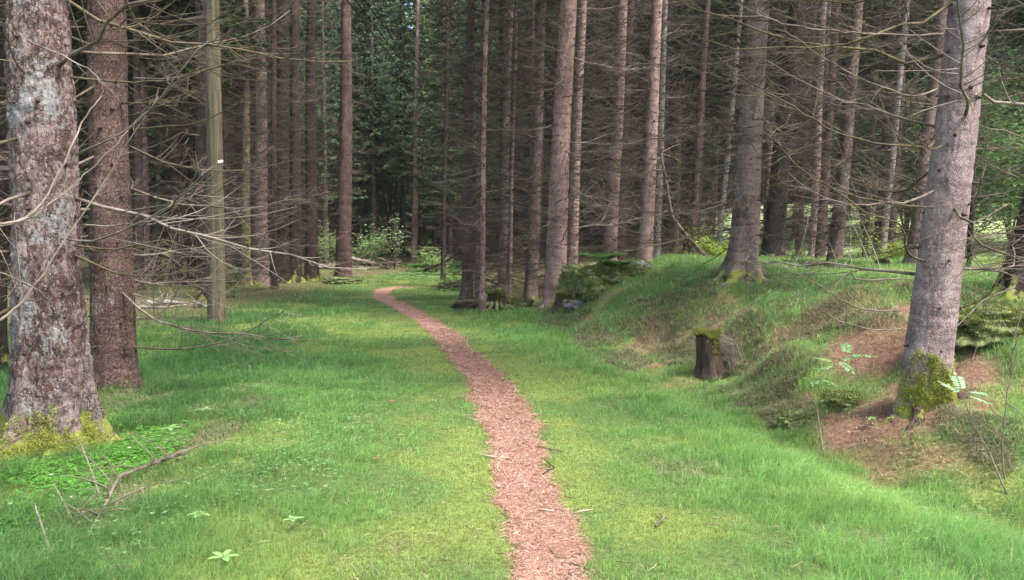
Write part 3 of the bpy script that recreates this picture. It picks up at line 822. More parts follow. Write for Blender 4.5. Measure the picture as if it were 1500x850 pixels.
def fuzz(root, fn, n, mat_col, name='moss', hgt=(.008, .022), wid=.004):
    """moss cushions: tiny blades on a surface; fn(n) gives points and normals in the root's frame"""
    p, nrm = fn(n)
    a = rng.normal(size=(len(p), 3)); s = np.cross(nrm, a); s /= np.linalg.norm(s, axis=1)[:, None] + 1e-9
    h = rng.uniform(*hgt, len(p))[:, None]; w = wid * rng.uniform(.6, 1.4, (len(p), 1))
    d = nrm + rng.normal(0, .5, (len(p), 3))
    V = np.stack([p - s * w - nrm * .004, p + s * w - nrm * .004, p + d * h], 1).reshape(-1, 3)
    T = np.arange(len(V)).reshape(-1, 3)
    c = (np.array(mat_col[0])[None] + (np.array(mat_col[1]) - np.array(mat_col[0]))[None] * rng.random((len(p), 1)))
    return link(name, np_mesh('moss cushion', V, T, None, np.repeat(c, 3, 0), [M['grass']]), root)

MOSSB = ((.06, .09, .025), (.24, .27, .07))
MOSSC = ((.24, .28, .07), (.56, .58, .15))

def trunk_moss(root, mesh, zmax, a0, a1, n, seed=0, zmin=-.02, thr=.4):
    """moss on a trunk's own surface between two bearings"""
    vs = np.empty(len(mesh.vertices) * 3, np.float32); mesh.vertices.foreach_get('co', vs); vs = vs.reshape(-1, 3)
    ns = np.empty(len(mesh.vertices) * 3, np.float32); mesh.vertices.foreach_get('normal', ns); ns = ns.reshape(-1, 3)
    ang = np.arctan2(vs[:, 1] - 0, vs[:, 0])
    ang = ang + .7 * (vn3(vs[:, 0] * 9, vs[:, 1] * 9, vs[:, 2] * 7, 12 + seed) - .5)
    d = (ang - a0) % (2 * math.pi)
    nz = vn3(vs[:, 0] * 6, vs[:, 1] * 6, vs[:, 2] * 5, 90 + seed)
    ok = (d < ((a1 - a0) % (2 * math.pi))) & (vs[:, 2] > zmin) & (vs[:, 2] < zmax * (.35 + 1.1 * nz)) & (nz > thr * .5)
    ids = np.nonzero(ok)[0]
    if len(ids) == 0: return
    fz = vn3(vs[ids, 0] * 22, vs[ids, 1] * 22, vs[ids, 2] * 18, 5) ; dd_ = d[ids] / ((a1 - a0) % (2 * math.pi)); wg = np.clip(fz - .25, .02, 1) * np.minimum(1, 3 * np.minimum(dd_, 1 - dd_)) * np.clip(1.2 - vs[ids, 2] / zmax, .02, 1) ** 1.5; wg /= wg.sum()
    def fn(n):
        k = rng.choice(ids, n, p=wg); return vs[k] + rng.normal(0, .01, (n, 3)), ns[k]
    fuzz(root, fn, n, MOSSC, 'moss', (.004, .014), .003)

def roots(root, r, pos, angs, seed, mat, L=3.2, thick=.42):
    g = random.Random(seed)
    for a in angs:
        ln = r * L * g.uniform(.75, 1.25); k = 14; t = np.linspace(0, 1, k); bend_ = g.uniform(-.35, .35)
        d = r * .35 + ln * t; aa = a + bend_ * t * t + .1 * np.sin(t * 9 + a)
        x = d * np.cos(aa); y = d * np.sin(aa)
        gz = H(pos[0] + x, pos[1] + y) - pos[2]
        rad = r * thick * (1 - t) ** .8 * g.uniform(.8, 1.1) + .012
        z = gz + r * 1.1 * np.exp(-t * 4.5) - rad * .35 * t - .06 * t ** 3
        mb = MB(); mb.tube(np.stack([x, y, z], 1), rad * (1 + .12 * np.sin(t * 17 + a * 3)), 12)
        link('root', mb.mesh('root', [M[mat]]), root)

# ---- the trees one can tell apart, from the photograph's left to its right
t1, p1, r1_, l1 = tree(78, 664, 84, 53, 'biggest spruce trunk, grey flaking lichened bark, mossy foot among wood sorrel', 'the biggest trunk', 'bark_near', nbr=18, z0=1.0, z1=4.5,
    flare=.85, fine=True, seg=170, lobes=5, kinds='nnmp', big=1.3, elong=1.5, live_z=9, live=0, knots=True, flake=1.1)
trunk_moss(t1, [c for c in t1.children if c.name.startswith('trunk')][0].data, .42, -2.8, .4, 14000, 1)
t2, p2, r2_, l2 = tree(168, 575, 56, 157, 'thick reddish-brown spruce just behind the biggest trunk, with a long bare low limb', 'the reddish trunk', 'bark_red', nbr=22, z0=.8, z1=4.6,
    flare=.38, fine=True, seg=110, kinds='nnnm', big=1.3, live_z=9, live=1)
t30, p30, r30_, l30 = tree(1350, 597, 59, 1427, 'big leaning mauve-grey spruce with bright moss on its foot, standing in brown needles', 'the leaning moss-footed trunk', 'bark_mauve', nbr=20, z0=1.0, z1=4.8,
    flare=.38, fine=True, seg=120, kinds='nmp', big=1.25, elong=1.2, live_z=9, live=2, flake=.4)
trunk_moss(t30, [c for c in t30.children if c.name.startswith('trunk')][0].data, .58, -3.0, .9, 60000, 2)
t31, p31, r31_, l31 = tree(1496, 455, 46, 1530, 'dark spruce with flared roots on the needle bank beyond the leaning moss-footed trunk', 'the dark flared trunk', 'bark_dark', Yd=10.4, nbr=26, z0=.6, z1=4.5,
    flare=.75, seg=40, kinds='nnp', big=1.2, elong=1.4, ytop=270, live_z=8)
t22, p22, r22_, l22 = tree(1087, 398, 35, 1112, 'stout brown spruce with flared root base on top of the grassy mound', 'the stout mound trunk', 'bark', nbr=34, z0=.9, flare=.75, seg=48, fine=True, kinds='nnm', big=1.2, elong=1.3)
t17, p17, r17_, l17 = tree(812, 424, 30, 832, 'smooth pinkish spruce trunk rising beside the mossy boulders', 'the smooth pinkish trunk', 'bark_pink', Yd=17.5, nbr=34, z0=1.0, flare=.22, seg=36, kinds='nnp', big=1.2)
t24, p24, r24_, l24 = tree(1130, 388, 27, 1168, 'dark shaded spruce directly behind the stout mound trunk, pale along its sunny edge', 'the shaded mound trunk', 'bark_dark', Yd=17.5, nbr=30, z0=.8, flare=.4, seg=28, big=1.1)
t9, *_ = tree(503, 410, 22, 508, 'straight dark red spruce at the edge of the grass clearing where the path bends', 'the dark red trunk by the bend', 'bark_red', nbr=22, z0=1.5, flare=.25, seg=24, kinds='n', dead=4)
t5, *_ = tree(381, 416, 24, 379, 'grey-brown spruce dotted with yellow moss, behind the leafy sapling', 'the moss-dotted trunk', 'bark', nbr=24, z0=1.2, seg=24, flare=.35, kinds='nnp', dead=0)
tree(361, 418, 13, 359, 'light brown spruce with a mossy side, touching the moss-dotted trunk', 'the light mossy-sided trunk', 'bark_mossy', nbr=14, z0=1.5, seg=18, dead=1)
tree(346, 416, 11, 344, 'olive shaded slim spruce right behind the debarked pole', 'the olive slim trunk', 'bark_mossy', Yd=27.5, dead=2)
tree(300, 438, 17, 292, 'blackish spruce half hidden by the debarked pole', 'the blackish trunk', 'bark_dark', nbr=12, z0=.8, seg=20, dead=3)
tree(258, 396, 15, 262, 'reddish dim spruce between the reddish trunk and the blackish trunk', 'the dim reddish trunk', 'bark_red', Yd=27, dead=4)
tree(232, 382, 7, 232, 'thin dim spruce beside the lit clearing behind the reddish trunk', 'the thin dim trunk', 'bark', Yd=30, dead=5)
tree(204, 400, 12, 200, 'dim spruce peeking out beside the reddish trunk', 'the peeking dim trunk', 'bark_red', Yd=24, dead=0)
tree(281, 405, 12, 279, 'very dark spruce close to the blackish trunk', 'the very dark trunk', 'bark_dark', Yd=28, dead=1)
tree(410, 414, 25, 414, 'dark wide spruce, first of the dark cluster beside the grass verge', 'the first of the dark cluster', 'bark_dark', nbr=18, z0=.6, seg=20, dead=2)
tree(432, 413, 18, 432, 'middle spruce of the dark cluster beside the verge', 'the middle of the dark cluster', 'bark_dark', nbr=14, z0=.6, seg=18, dead=3)
tree(456, 411, 18, 455, 'last spruce of the dark cluster, nearest the sunlit clearing', 'the last of the dark cluster', 'bark_dark', nbr=16, z0=.6, seg=18, dead=4)
tree(607, 384, 9, 612, 'sunlit light-brown slim spruce behind the leafy sapling beyond the path bend', 'the sunlit slim trunk', 'bark_pink', Yd=43, seg=14, live=3, live_z=5.5)
tree(649, 411, 6.5, 655, 'thin black spruce stem at the side of the path bend', 'the thin black stem', 'bark_dark', Yd=29, seg=12, dead=5)
tree(684, 424, 15, 690, 'brown shaded spruce with needle heap at its foot beside the path', 'the needle-heaped trunk', 'bark_red', Yd=20.5, nbr=30, z0=.5, seg=22, kinds='n', dead=2)
tree(699, 432, 7, 706, 'slim brown spruce of the near pair beside the path, darker of the two', 'the darker of the slim pair', 'bark', Yd=18.4, nbr=22, z0=.5, seg=16, kinds='np', flare=.3)
tree(706, 438, 7.5, 713, 'slim pale-ridged spruce nearest the path, lighter of the slim pair', 'the lighter of the slim pair', 'bark_pink', Yd=17.2, nbr=22, z0=.5, seg=16, kinds='np', flare=.3)
tree(735, 406, 12, 748, 'brown spruce behind the mossy root stump by the path', 'the trunk behind the root stump', 'bark', Yd=24, nbr=22, z0=.6, seg=18, kinds='n', dead=1)
tree(747, 411, 5, 756, 'very thin stem beside the mossy root stump', 'the very thin stem', 'bark_pink', Yd=19, nbr=10, z0=.6, seg=10)
tree(777, 419, 17, 795, 'brown leaning spruce before the smooth pinkish trunk, dark at the foot', 'the brown leaning trunk', 'bark', Yd=19.5, nbr=30, z0=.6, seg=24, dead=0, dscale=.8)
tree(838, 374, 14, 854, 'light brown knotty spruce right behind the smooth pinkish trunk', 'the light knotty trunk', 'bark_pink', Yd=23, nbr=24, z0=.8, seg=20, dead=3)
tree(892, 372, 19, 912, 'spruce behind the ferny mossy boulder, dark on its shaded side', 'the trunk behind the fern boulder', 'bark_pink', Yd=21, nbr=30, z0=.8, seg=24, dead=1, dscale=.9)
tree(944, 385, 19, 964, 'palest pink spruce of the twin trunks on the mound', 'the pale pink twin', 'bark_pink', Yd=18.5, nbr=30, z0=.8, seg=26, kinds='nnp')
tree(959, 386, 12, 975, 'narrower rough spruce of the twin trunks on the mound', 'the narrow rough twin', 'bark_pale', Yd=20, nbr=22, z0=.8, seg=18)
tree(1052, 366, 8, 1084, 'whitish leaning trunk beyond the mound, flecked with lichen', 'the whitish trunk', 'bark_pale', Yd=30, seg=14, ytop=30, dead=5)
tree(1020, 375, 7, 1038, 'grey slender trunk between the twins and the whitish trunk', 'the grey slender trunk', 'bark', Yd=31, seg=12, dead=2)
tree(1190, 387, 11, 1208, 'pink straight spruce of the far pair past the shaded mound trunk', 'the pink one of the far pair', 'bark_pink', Yd=27, seg=16, dead=3)
tree(1202, 387, 7, 1215, 'thinner spruce of the far pair past the shaded mound trunk', 'the thin one of the far pair', 'bark_pale', Yd=29, seg=12)
tree(1221, 387, 19, 1258, 'dark brown leaning spruce beside the pink far pair, hung with twigs', 'the dark brown leaning trunk', 'bark', Yd=18.5, nbr=30, z0=.7, seg=24, kinds='nnm', dead=0, dscale=.8)
tree(1291, 390, 10, 1310, 'short-looking pale brown trunk standing in yellow-green undergrowth', 'the pale trunk in the undergrowth', 'bark_pale', Yd=26, seg=16, live=3, live_z=3.9, ytop=200)
tree(1336, 402, 19, 1385, 'rough leaning spruce directly behind the leaning moss-footed trunk', 'the rough leaning trunk', 'bark', Yd=16, nbr=30, z0=.7, seg=24, kinds='nnm', dead=4, dscale=.8)
tree(-12, 560, 34, -8, 'dark trunk cut by the picture edge behind the biggest trunk', 'the edge trunk', 'bark_dark', Yd=9.6, nbr=20, z0=.7, seg=26)
tree(1420, 395, 7, 1432, 'thin dark stem in front of the bright meadow', 'the thin meadow stem', 'bark_dark', Yd=18, nbr=12, z0=.5, seg=12, dead=5, dscale=.7)

roots(t1, r1_, p1, (-2.75, -1.9, -1.25, -.45, .5), 1, 'bark_near', 2.4, .36)
roots(t2, r2_, p2, (-2.6, -1.2, -.2), 2, 'bark_red', 2.0, .3)
roots(t30, r30_, p30, (-2.9, -2.2, -1.2, -.25), 3, 'bark_red', 3.0, .36)
roots(t31, r31_, p31, (-3.3, -2.5, -1.6, -.6), 4, 'bark_dark', 3.6, .42)
roots(t22, r22_, p22, (-3.2, -2.4, -1.5, -.7, .1), 5, 'bark', 3.0, .42)
roots(t24, r24_, p24, (-2.4, -1.2), 6, 'bark_dark', 2.6, .36)
roots(t17, r17_, p17, (-2.6, -1.4, -.4), 7, 'bark_pink', 2.4, .34)

# hand set limbs that the photograph shows clearly
def W(px, py, Y): return at(px, py, Y)
Y1, Y2, Y3 = p1[1], p2[1], p30[1]
for i, (pts, r, mt, tw) in enumerate([
    ([(100,112,Y1),(160,119,Y1-.1),(240,118,Y1-.3),(330,95,Y1-.5),(400,80,Y1-.7)], .013, 'deadwood_mossy', 12),
    ([(36,108,Y1-.2),(20,85,Y1-.5),(0,35,Y1-.8)], .013, 'deadwood', 5),
    ([(112,226,Y1-.2),(200,180,Y1-.8),(300,60,Y1-1.2)], .012, 'deadwood_pale', 6),
    ([(40,60,Y1-.3),(120,95,Y1-.8),(150,125,Y1-1)], .008, 'deadwood_pale', 5),
    ([(0,332,Y1-1.2),(60,300,Y1-1),(120,180,Y1-.6),(150,140,Y1-.3)], .012, 'deadwood_pale', 6),
    ([(-20,330,Y1-1.6),(40,320,Y1-1.4),(110,270,Y1-1.2),(190,190,Y1-1.1)], .011, 'deadwood_pale', 9),
    ([(90,350,Y1-.3),(150,350,Y1-.7),(250,300,Y1-1.2),(300,250,Y1-1.4)], .011, 'deadwood_pale', 10),
    ([(80,460,Y1-.3),(60,430,Y1-.9),(0,400,Y1-1.3),(-40,396,Y1-1.5)], .010, 'deadwood_pale', 6),
    ([(122,330,Y1-.2),(180,330,Y1-.4),(240,315,Y1-.6),(310,245,Y1-.8)], .010, 'deadwood_pale', 9),
    ([(110,360,Y1-.2),(170,365,Y1-.4),(240,352,Y1-.5),(300,372,Y1-.6)], .012, 'deadwood_mossy', 7),
    ([(0,470,Y1-1.5),(50,420,Y1-1.2),(150,270,Y1-.9),(230,140,Y1-.8)], .011, 'deadwood', 10)]):
    lim(p1, [W(*q) for q in pts], r, mt, t1, 500 + i, tw)
for i, (pts, r, mt, tw) in enumerate([
    ([(192,508,Y2),(260,512,Y2-.3),(330,500,Y2-.6),(400,465,Y2-.9),(442,436,Y2-1.1)], .014, 'deadwood', 7),
    ([(195,52,Y2),(230,55,Y2-.2),(290,42,Y2-.5),(340,10,Y2-.9),(350,-20,Y2-1.1)], .014, 'deadwood_mossy', 9),
    ([(195,115,Y2),(250,115,Y2-.2),(320,98,Y2-.4),(420,60,Y2-.8)], .012, 'deadwood', 12),
    ([(195,190,Y2),(240,185,Y2-.2),(290,180,Y2-.4),(370,140,Y2-.8),(400,110,Y2-1)], .012, 'deadwood_mossy', 12),
    ([(195,285,Y2),(250,288,Y2-.3),(300,290,Y2-.5),(345,260,Y2-.7),(400,215,Y2-.9)], .011, 'deadwood', 12),
    ([(195,340,Y2),(240,310,Y2-.3),(280,268,Y2-.6),(300,230,Y2-.8)], .011, 'deadwood_pale', 8),
    ([(190,430,Y2),(250,445,Y2-.3),(300,440,Y2-.6),(340,425,Y2-.8)], .011, 'deadwood_pale', 9),
    ([(195,470,Y2),(240,455,Y2-.3),(270,405,Y2-.5),(282,360,Y2-.7)], .010, 'deadwood_pale', 7)]):
    lim(p2, [W(*q) for q in pts], r, mt, t2, 540 + i, tw)
for i, (pts, r, mt, tw) in enumerate([
    ([(1385,50,Y3),(1330,52,Y3-.2),(1250,48,Y3-.5),(1160,38,Y3-.8),(1090,10,Y3-1)], .014, 'deadwood', 16),
    ([(1375,130,Y3),(1330,140,Y3-.3),(1240,105,Y3-.6),(1150,45,Y3-1)], .013, 'deadwood', 14),
    ([(1370,205,Y3),(1350,215,Y3-.2),(1240,200,Y3-.5),(1150,150,Y3-.8),(1080,110,Y3-1.1)], .015, 'deadwood_mossy', 18),
    ([(1388,210,Y3-.1),(1365,218,Y3-.25),(1345,200,Y3-.4),(1330,130,Y3-.5)], .014, 'deadwood_mossy', 8),
    ([(1380,305,Y3),(1320,300,Y3-.3),(1230,280,Y3-.6),(1165,240,Y3-.9),(1110,160,Y3-1.2)], .013, 'deadwood_mossy', 18),
    ([(1360,385,Y3),(1330,370,Y3-.25),(1318,330,Y3-.4),(1270,310,Y3-.6),(1180,250,Y3-.9)], .017, 'deadwood_mossy', 10),
    ([(1320,408,Y3),(1260,410,Y3-.3),(1240,400,Y3-.5),(1215,435,Y3-.6)], .011, 'deadwood', 7),
    ([(1318,455,Y3),(1260,452,Y3-.3),(1200,420,Y3-.5),(1130,380,Y3-.8)], .011, 'deadwood', 9),
    ([(1322,482,Y3),(1270,482,Y3-.3),(1215,462,Y3-.5),(1150,420,Y3-.9)], .010, 'deadwood', 8),
    ([(1400,310,Y3),(1430,290,Y3-.2),(1440,240,Y3-.3),(1450,190,Y3-.4)], .014, 'deadwood', 6),
    ([(1440,60,Y3),(1455,30,Y3-.3),(1475,-10,Y3-.5)], .016, 'deadwood', 3),
    ([(1430,75,Y3),(1470,95,Y3-.2),(1520,100,Y3-.4)], .013, 'deadwood_mossy', 8),
    ([(1405,380,Y3),(1450,365,Y3-.3),(1520,345,Y3-.6)], .011, 'deadwood', 10),
    ([(1400,455,Y3),(1450,430,Y3-.3),(1470,380,Y3-.5),(1485,340,Y3-.6)], .009, 'deadwood', 6),
    ([(1425,175,Y3),(1470,160,Y3-.3),(1530,120,Y3-.5)], .010, 'deadwood', 9)]):
    lim(p30, [W(*q) for q in pts], r, mt, t30, 580 + i, tw)
for i, (pts, r) in enumerate([([(1475,300,10.3),(1430,325,10),(1400,320,9.7)], .02), ([(1480,340,10.3),(1420,350,10),(1380,335,9.8)], .016), ([(1475,400,10.3),(1420,395,10),(1370,410,9.6)], .016),
                              ([(1490,218,10.3),(1430,218,10),(1380,222,9.8)], .018), ([(1490,260,10.3),(1440,235,10),(1400,190,9.8)], .014)]):
    lim(p31, [W(*q) for q in pts], r, 'deadwood', t31, 620 + i, 9)

# ------------------------------------------------------------------ background plantation
BT = [trunk_mesh('background trunk', .5, 20, (0, 0), 900 + i, 12, .3, 4, mt, False, 7, True, .03) for i, mt in enumerate(['bark', 'bark_red', 'bark_dark', 'bark_pink', 'bark_pale'])]
ADJ = ['brown', 'reddish', 'dark', 'pinkish', 'pale']
hands = sorted(NAMED)
used_lab = {}
placed = [(o[0] * o[2] / F, o[2]) for o in NAMED]
bgl = []
def bg_ok(px, Y):
    x = (px - 750) / F * Y
    if 430 < px < 690 and Y < 44: return False
    if 440 < px < 700: return Y > 48 and R.random() < .8
    if 650 < px < 760 and Y < 22: return False
    if 1130 < px < 1360 and Y > 30 and R.random() < .5: return False
    if px > 1360 and Y < 75 and not (px > 1500): return R.random() < .05
    if 185 < px < 275 and Y < 45: return R.random() < .3
    for (bx, by) in bgl:
        if (bx - x) ** 2 + (by - Y) ** 2 < 1.5 ** 2: return False
    return True
def over_clearing(x, y):
    for t in range(3, 22, 2):
        cx = x - t * math.sin(SUN_AZ); cy = y - t * math.cos(SUN_AZ)
        if -9.5 < cx < -1.0 and 26 < cy < 47: return True
    return -10 < x < 0 and 26 < y < 50
tries = 0
while len(bgl) < 150 and tries < 6000:
    tries += 1
    px = R.uniform(-120, 1640); Y = 24 + 48 * R.random() ** 1.1
    if bg_ok(px, Y): bgl.append(((px - 750) / F * Y, Y))
bgl.sort(key=lambda q: q[1])
ORD = ['nearest', 'second', 'third', 'fourth', 'fifth', 'sixth', 'seventh', 'eighth', 'ninth', 'tenth', 'eleventh', 'twelfth', 'thirteenth', 'fourteenth', 'fifteenth', 'sixteenth', 'seventeenth', 'eighteenth']
for (x, Y) in bgl:
    px = 750 + x / Y * F
    h = [q for q in hands if q[0] <= px][-1:] or None
    mi = R.choice([0, 0, 0, 1, 1, 2, 3, 4]) if px > 760 else R.choice([0, 1, 1, 2, 2, 2, 3])
    where = f'just past {h[0][1]}' if h else 'outermost before the edge trunk'
    key = (where, mi); k = used_lab.get(key, 0); used_lab[key] = k + 1
    label = f'{ORD[k]} {ADJ[mi]} background spruce {where}'
    z = Hs(x, Y)
    r = thing('spruce_tree', (x, Y, z), label, 'tree', 'spruces of the background')
    d = R.uniform(.18, .36); lx = R.uniform(-.015, .02) + (.035 if px > 780 else 0)
    link('trunk', BT[mi], r, (0, 0, 0), (0, lx, 0), (d, d, 1))
    r.rotation_euler = (0, 0, 0)
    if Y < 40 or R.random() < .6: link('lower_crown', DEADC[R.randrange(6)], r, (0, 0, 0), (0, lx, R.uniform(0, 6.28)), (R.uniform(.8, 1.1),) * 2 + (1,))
    far = Y > 44
    lz = R.uniform(2.0, 6) if far else R.uniform(6.5, 9)
    if over_clearing(x, Y) and Y * .276 + 1.5 < lz + 3: continue
    link('crown', LIVE[R.choice([0, 2, 3, 2, 3]) if far else R.choice([0, 1])], r, (lx * lz, 0, lz), (0, lx, R.uniform(0, 6.28)), (1.05,) * 3)

# far wood on the rising ground: reads as one mass
def far_wood():
    g = np.random.default_rng(77); mb = MB(); Vs, Cs = [], []
    n = 620
    a = g.uniform(-.75, .75, n); d = 68 + 90 * g.random(n) ** 1.3
    for i in range(n):
        x, y = d[i] * math.sin(a[i]), d[i] * math.cos(a[i]); z = Hs(x, y); hh = g.uniform(20, 29)
        mb.tube([(x, y, z - .3), (x, y, z + hh * .6)], [.2, .08], 5, 0, (.09, .07, .06), cap=False)
        m = 620; f = g.random(m) ** .8; zz = z + .8 + hh * f; rr = (3.0 * (1 - f) ** .8 + .2) * np.sqrt(g.random(m)); aa = g.uniform(0, 6.28, m)
        c = np.stack([x + rr * np.cos(aa), y + rr * np.sin(aa), zz - rr * .25], 1)
        out = np.stack([np.cos(aa), np.sin(aa), -.5 + 0 * aa], 1); s = np.stack([-np.sin(aa), np.cos(aa), g.uniform(-.4, .4, m)], 1)
        l = g.uniform(.3, .8, m)[:, None]; w = g.uniform(.10, .3, m)[:, None]
        Vs.append(np.stack([c - out * l, c + s * w, c + out * l, c - s * w], 1))
        tcol = np.array((.03, .055, .022)) + g.random((m, 1)) * np.array((.06, .11, .03)); tcol *= g.uniform(.7, 1.4)
        Cs.append(np.repeat(tcol, 4, 0))
    V = np.concatenate(Vs).reshape(-1, 3)
    mb.add(V, None, np.arange(len(V)).reshape(-1, 4), 0, np.vstack(Cs))
    link('distant_wood', mb.mesh('distant wood', [M['needle']], True), kind='stuff')
far_wood()

# ------------------------------------------------------------------ pole
pp = ground(318, 474)
pole = thing('wooden_pole', pp, 'debarked greenish wooden pole with a small white tag, standing in the grass verge', 'pole')
zz = np.linspace(-.3, 8.5, 40); tpx = at(311, 0, pp[1]); lx = (tpx[0] - pp[0]) / (tpx[2] - pp[2])
V = []
for z in zz: V.append([lx * z, 0, z])
mb = MB(); mb.tube(V, .155 - .006 * zz + .012 * np.exp(-np.clip(zz, 0, 9) * 3) + .004 * np.sin(zz * 7), 28)
link('shaft', mb.mesh('shaft', [M['pole']]), pole)
tg = at(323, 237, pp[1] - .16) - pp
bx = np.array([[a, b, c] for a in (-.045, .045) for b in (-.003, .003) for c in (-.022, .022)], float)
bx = bx + tg
Qb = [(0, 1, 3, 2), (4, 6, 7, 5), (0, 4, 5, 1), (2, 3, 7, 6), (0, 2, 6, 4), (1, 5, 7, 3)]
bx[:, 2] += .012 * (bx[:, 0] > tg[0])
link('tag', np_mesh('tag', bx, None, Qb, None, [M['white']], smooth=False), pole)
TREES_FOOT.append((pp[0], pp[1], .15))

# overhead cables crossing the gap above the path
for i, (a, b, lab) in enumerate([((505, -12, 20), (648, 168, 40), 'lowest black cable of three slanting down across the gap above the path'),
                                 ((517, -12, 20), (660, 170, 40), 'middle black cable of three slanting down across the gap above the path'),
                                 ((530, -12, 20), (672, 172, 40), 'uppermost black cable of three slanting down across the gap above the path')]):
    A = at(*a); B = at(*b); A0 = A + (A - B) * .25; B0 = B + (B - A) * .6
    t = np.linspace(0, 1, 30)[:, None]; pts = A0 * (1 - t) + B0 * t - np.array([0, 0, .25]) * (4 * t * (1 - t))
    mb = MB(); mb.tube(pts, .017, 6)
    tag(link('overhead_cable', mb.mesh('cable', [M['cable']])), lab, 'cable', 'overhead cables')

# ------------------------------------------------------------------ rocks, stumps, logs
def lump(name, px, py, sx, sy, sz, label, cat, mat, seed, moss=0, Yd=None, sink=.25, rough=.3, group=None, rot=0, mosstop=.0):
    import bmesh
    p = ground(px, py) if Yd is None else np.array([at(px, py, Yd)[0], Yd, 0])
    z = Hs(p[0], p[1])
    bm = bmesh.new(); bmesh.ops.create_icosphere(bm, subdivisions=5, radius=1)
    co = np.array([v.co[:] for v in bm.verts]); T = np.array([[v.index for v in f.verts] for f in bm.faces]); bm.free()
    n = (vn3(co[:, 0] * 1.6 + seed, co[:, 1] * 1.6, co[:, 2] * 1.6, seed) - .5) * 2; n2 = (vn3(co[:, 0] * 5 + seed, co[:, 1] * 5, co[:, 2] * 5, seed + 4) - .5) * 2
    n3 = (vn3(co[:, 0] * 14, co[:, 1] * 14, co[:, 2] * 14, seed + 9) - .5) * 2
    # facetted rather than round
    q = np.sign(co) * np.abs(co) ** .75
    co2 = q * (1 + rough * .7 * n + rough * .6 * n2 + .10 * n3)[:, None]
    co2 = co2 * np.array([sx, sy, sz]) + np.array([0, 0, sz * (1 - sink * 2)])
    root = thing(name, (p[0], p[1], z), label, cat, group, (0, 0, rot))
    me = np_mesh(name, co2, T, None, None, [M[mat]])
    link({'mossy_stump': 'wood', 'needle_heap': 'heap'}.get(name, 'stone'), me, root)
    if moss:
        ns = np.empty(len(me.vertices) * 3, np.float32); me.vertices.foreach_get('normal', ns); ns = ns.reshape(-1, 3)
        ids = np.nonzero((ns[:, 2] + .6 * n2 > mosstop) & (co2[:, 2] > 0))[0]
        if len(ids):
            fuzz(root, lambda k: ((lambda c: (co2[c] + rng.normal(0, .012, (k, 3)), ns[c]))(rng.choice(ids, k))), moss, MOSSB, 'moss', (.006, .022), .006)
    return root, p

lump('mossy_boulder', 900, 420, .55, .45, .25, 'largest moss-covered boulder at the end of the mound, ferns growing on top', 'boulder', 'mossrock', 3, 20000, 15.4, .22, .42, 'boulders by the mound', .3, -.2)
lump('mossy_boulder', 846, 402, .30, .32, .32, 'upright mossy boulder beside the smooth pinkish trunk', 'boulder', 'mossrock', 5, 7000, 16.3, .15, .55, 'boulders by the mound', 1, -.3)
lump('mossy_boulder', 930, 392, .34, .3, .2, 'half buried boulder showing grey rock at the grassy mound edge', 'boulder', 'rock', 8, 3500, 15.6, .2, .3, 'boulders by the mound', 0, .6)
lump('mossy_boulder', 842, 436, .20, .18, .10, 'low grey bare-faced rock in the grass below the boulders', 'rock', 'rock', 13, 1500, 15.2, .25, .3, 'boulders by the mound', 0, .5)
lump('mossy_boulder', 872, 432, .26, .2, .2, 'small mossy boulder leaning on the front of the largest one', 'boulder', 'mossrock', 17, 5000, 15.0, .25, .35, 'boulders by the mound', .6, -.2)
lump('mossy_boulder', 760, 425, .28, .22, .16, 'little mossy hump before the brown leaning trunk', 'boulder', 'mossrock', 19, 4500, 17.8, .25, .35, 'boulders by the mound', .6, -.2)
lump('mossy_boulder', 1200, 398, .28, .2, .09, 'flat dark rock in the grass before the pink far pair', 'rock', 'rot', 23, 1200, 16.0, .2, .3, 'rocks on the plateau', 0, .5)
lump('mossy_boulder', 1292, 402, .12, .12, .08, 'small dark rock at the foot of the pale trunk in the undergrowth', 'rock', 'rot', 29, 400, 16.5, .2, .3, 'rocks on the plateau', 0, .5)
lump('mossy_boulder', 1440, 535, .42, .24, .16, 'long mossy root hump running off from the moss-footed trunk', 'root', 'mossrock', 31, 12000, 7.9, .3, .55, None, -.1, -.3)
lump('mossy_boulder', 1235, 556, .17, .16, .07, 'mossy dark hummock beside the rowan seedling at the bank', 'hummock', 'mossrock', 37, 2600, 7.9, .3, .4, None, 0, .2)
lump('mossy_boulder', 1165, 590, .16, .14, .10, 'small mossy tuft of roots at the ditch edge', 'hummock', 'mossrock', 41, 1200, 7.7, .3, .4, None, 0, 0)
lump('mossy_boulder', 500, 411, .5, .3, .12, 'low mossy hummock between the dark cluster and the dark red trunk', 'hummock', 'mossrock', 43, 2500, 27, .2, .4, None, 0, .2)
lump('mossy_boulder', 660, 416, .35, .3, .14, 'mossy hummock at the path bend beside the thin black stem', 'hummock', 'mossrock', 47, 2500, 24, .2, .4, None, 0, .2)
lump('needle_heap', 688, 442, .35, .35, .10, 'reddish heap of needles at the foot of the slim pair', 'needle heap', 'rot', 53, 0, 17.9, .3, .2)

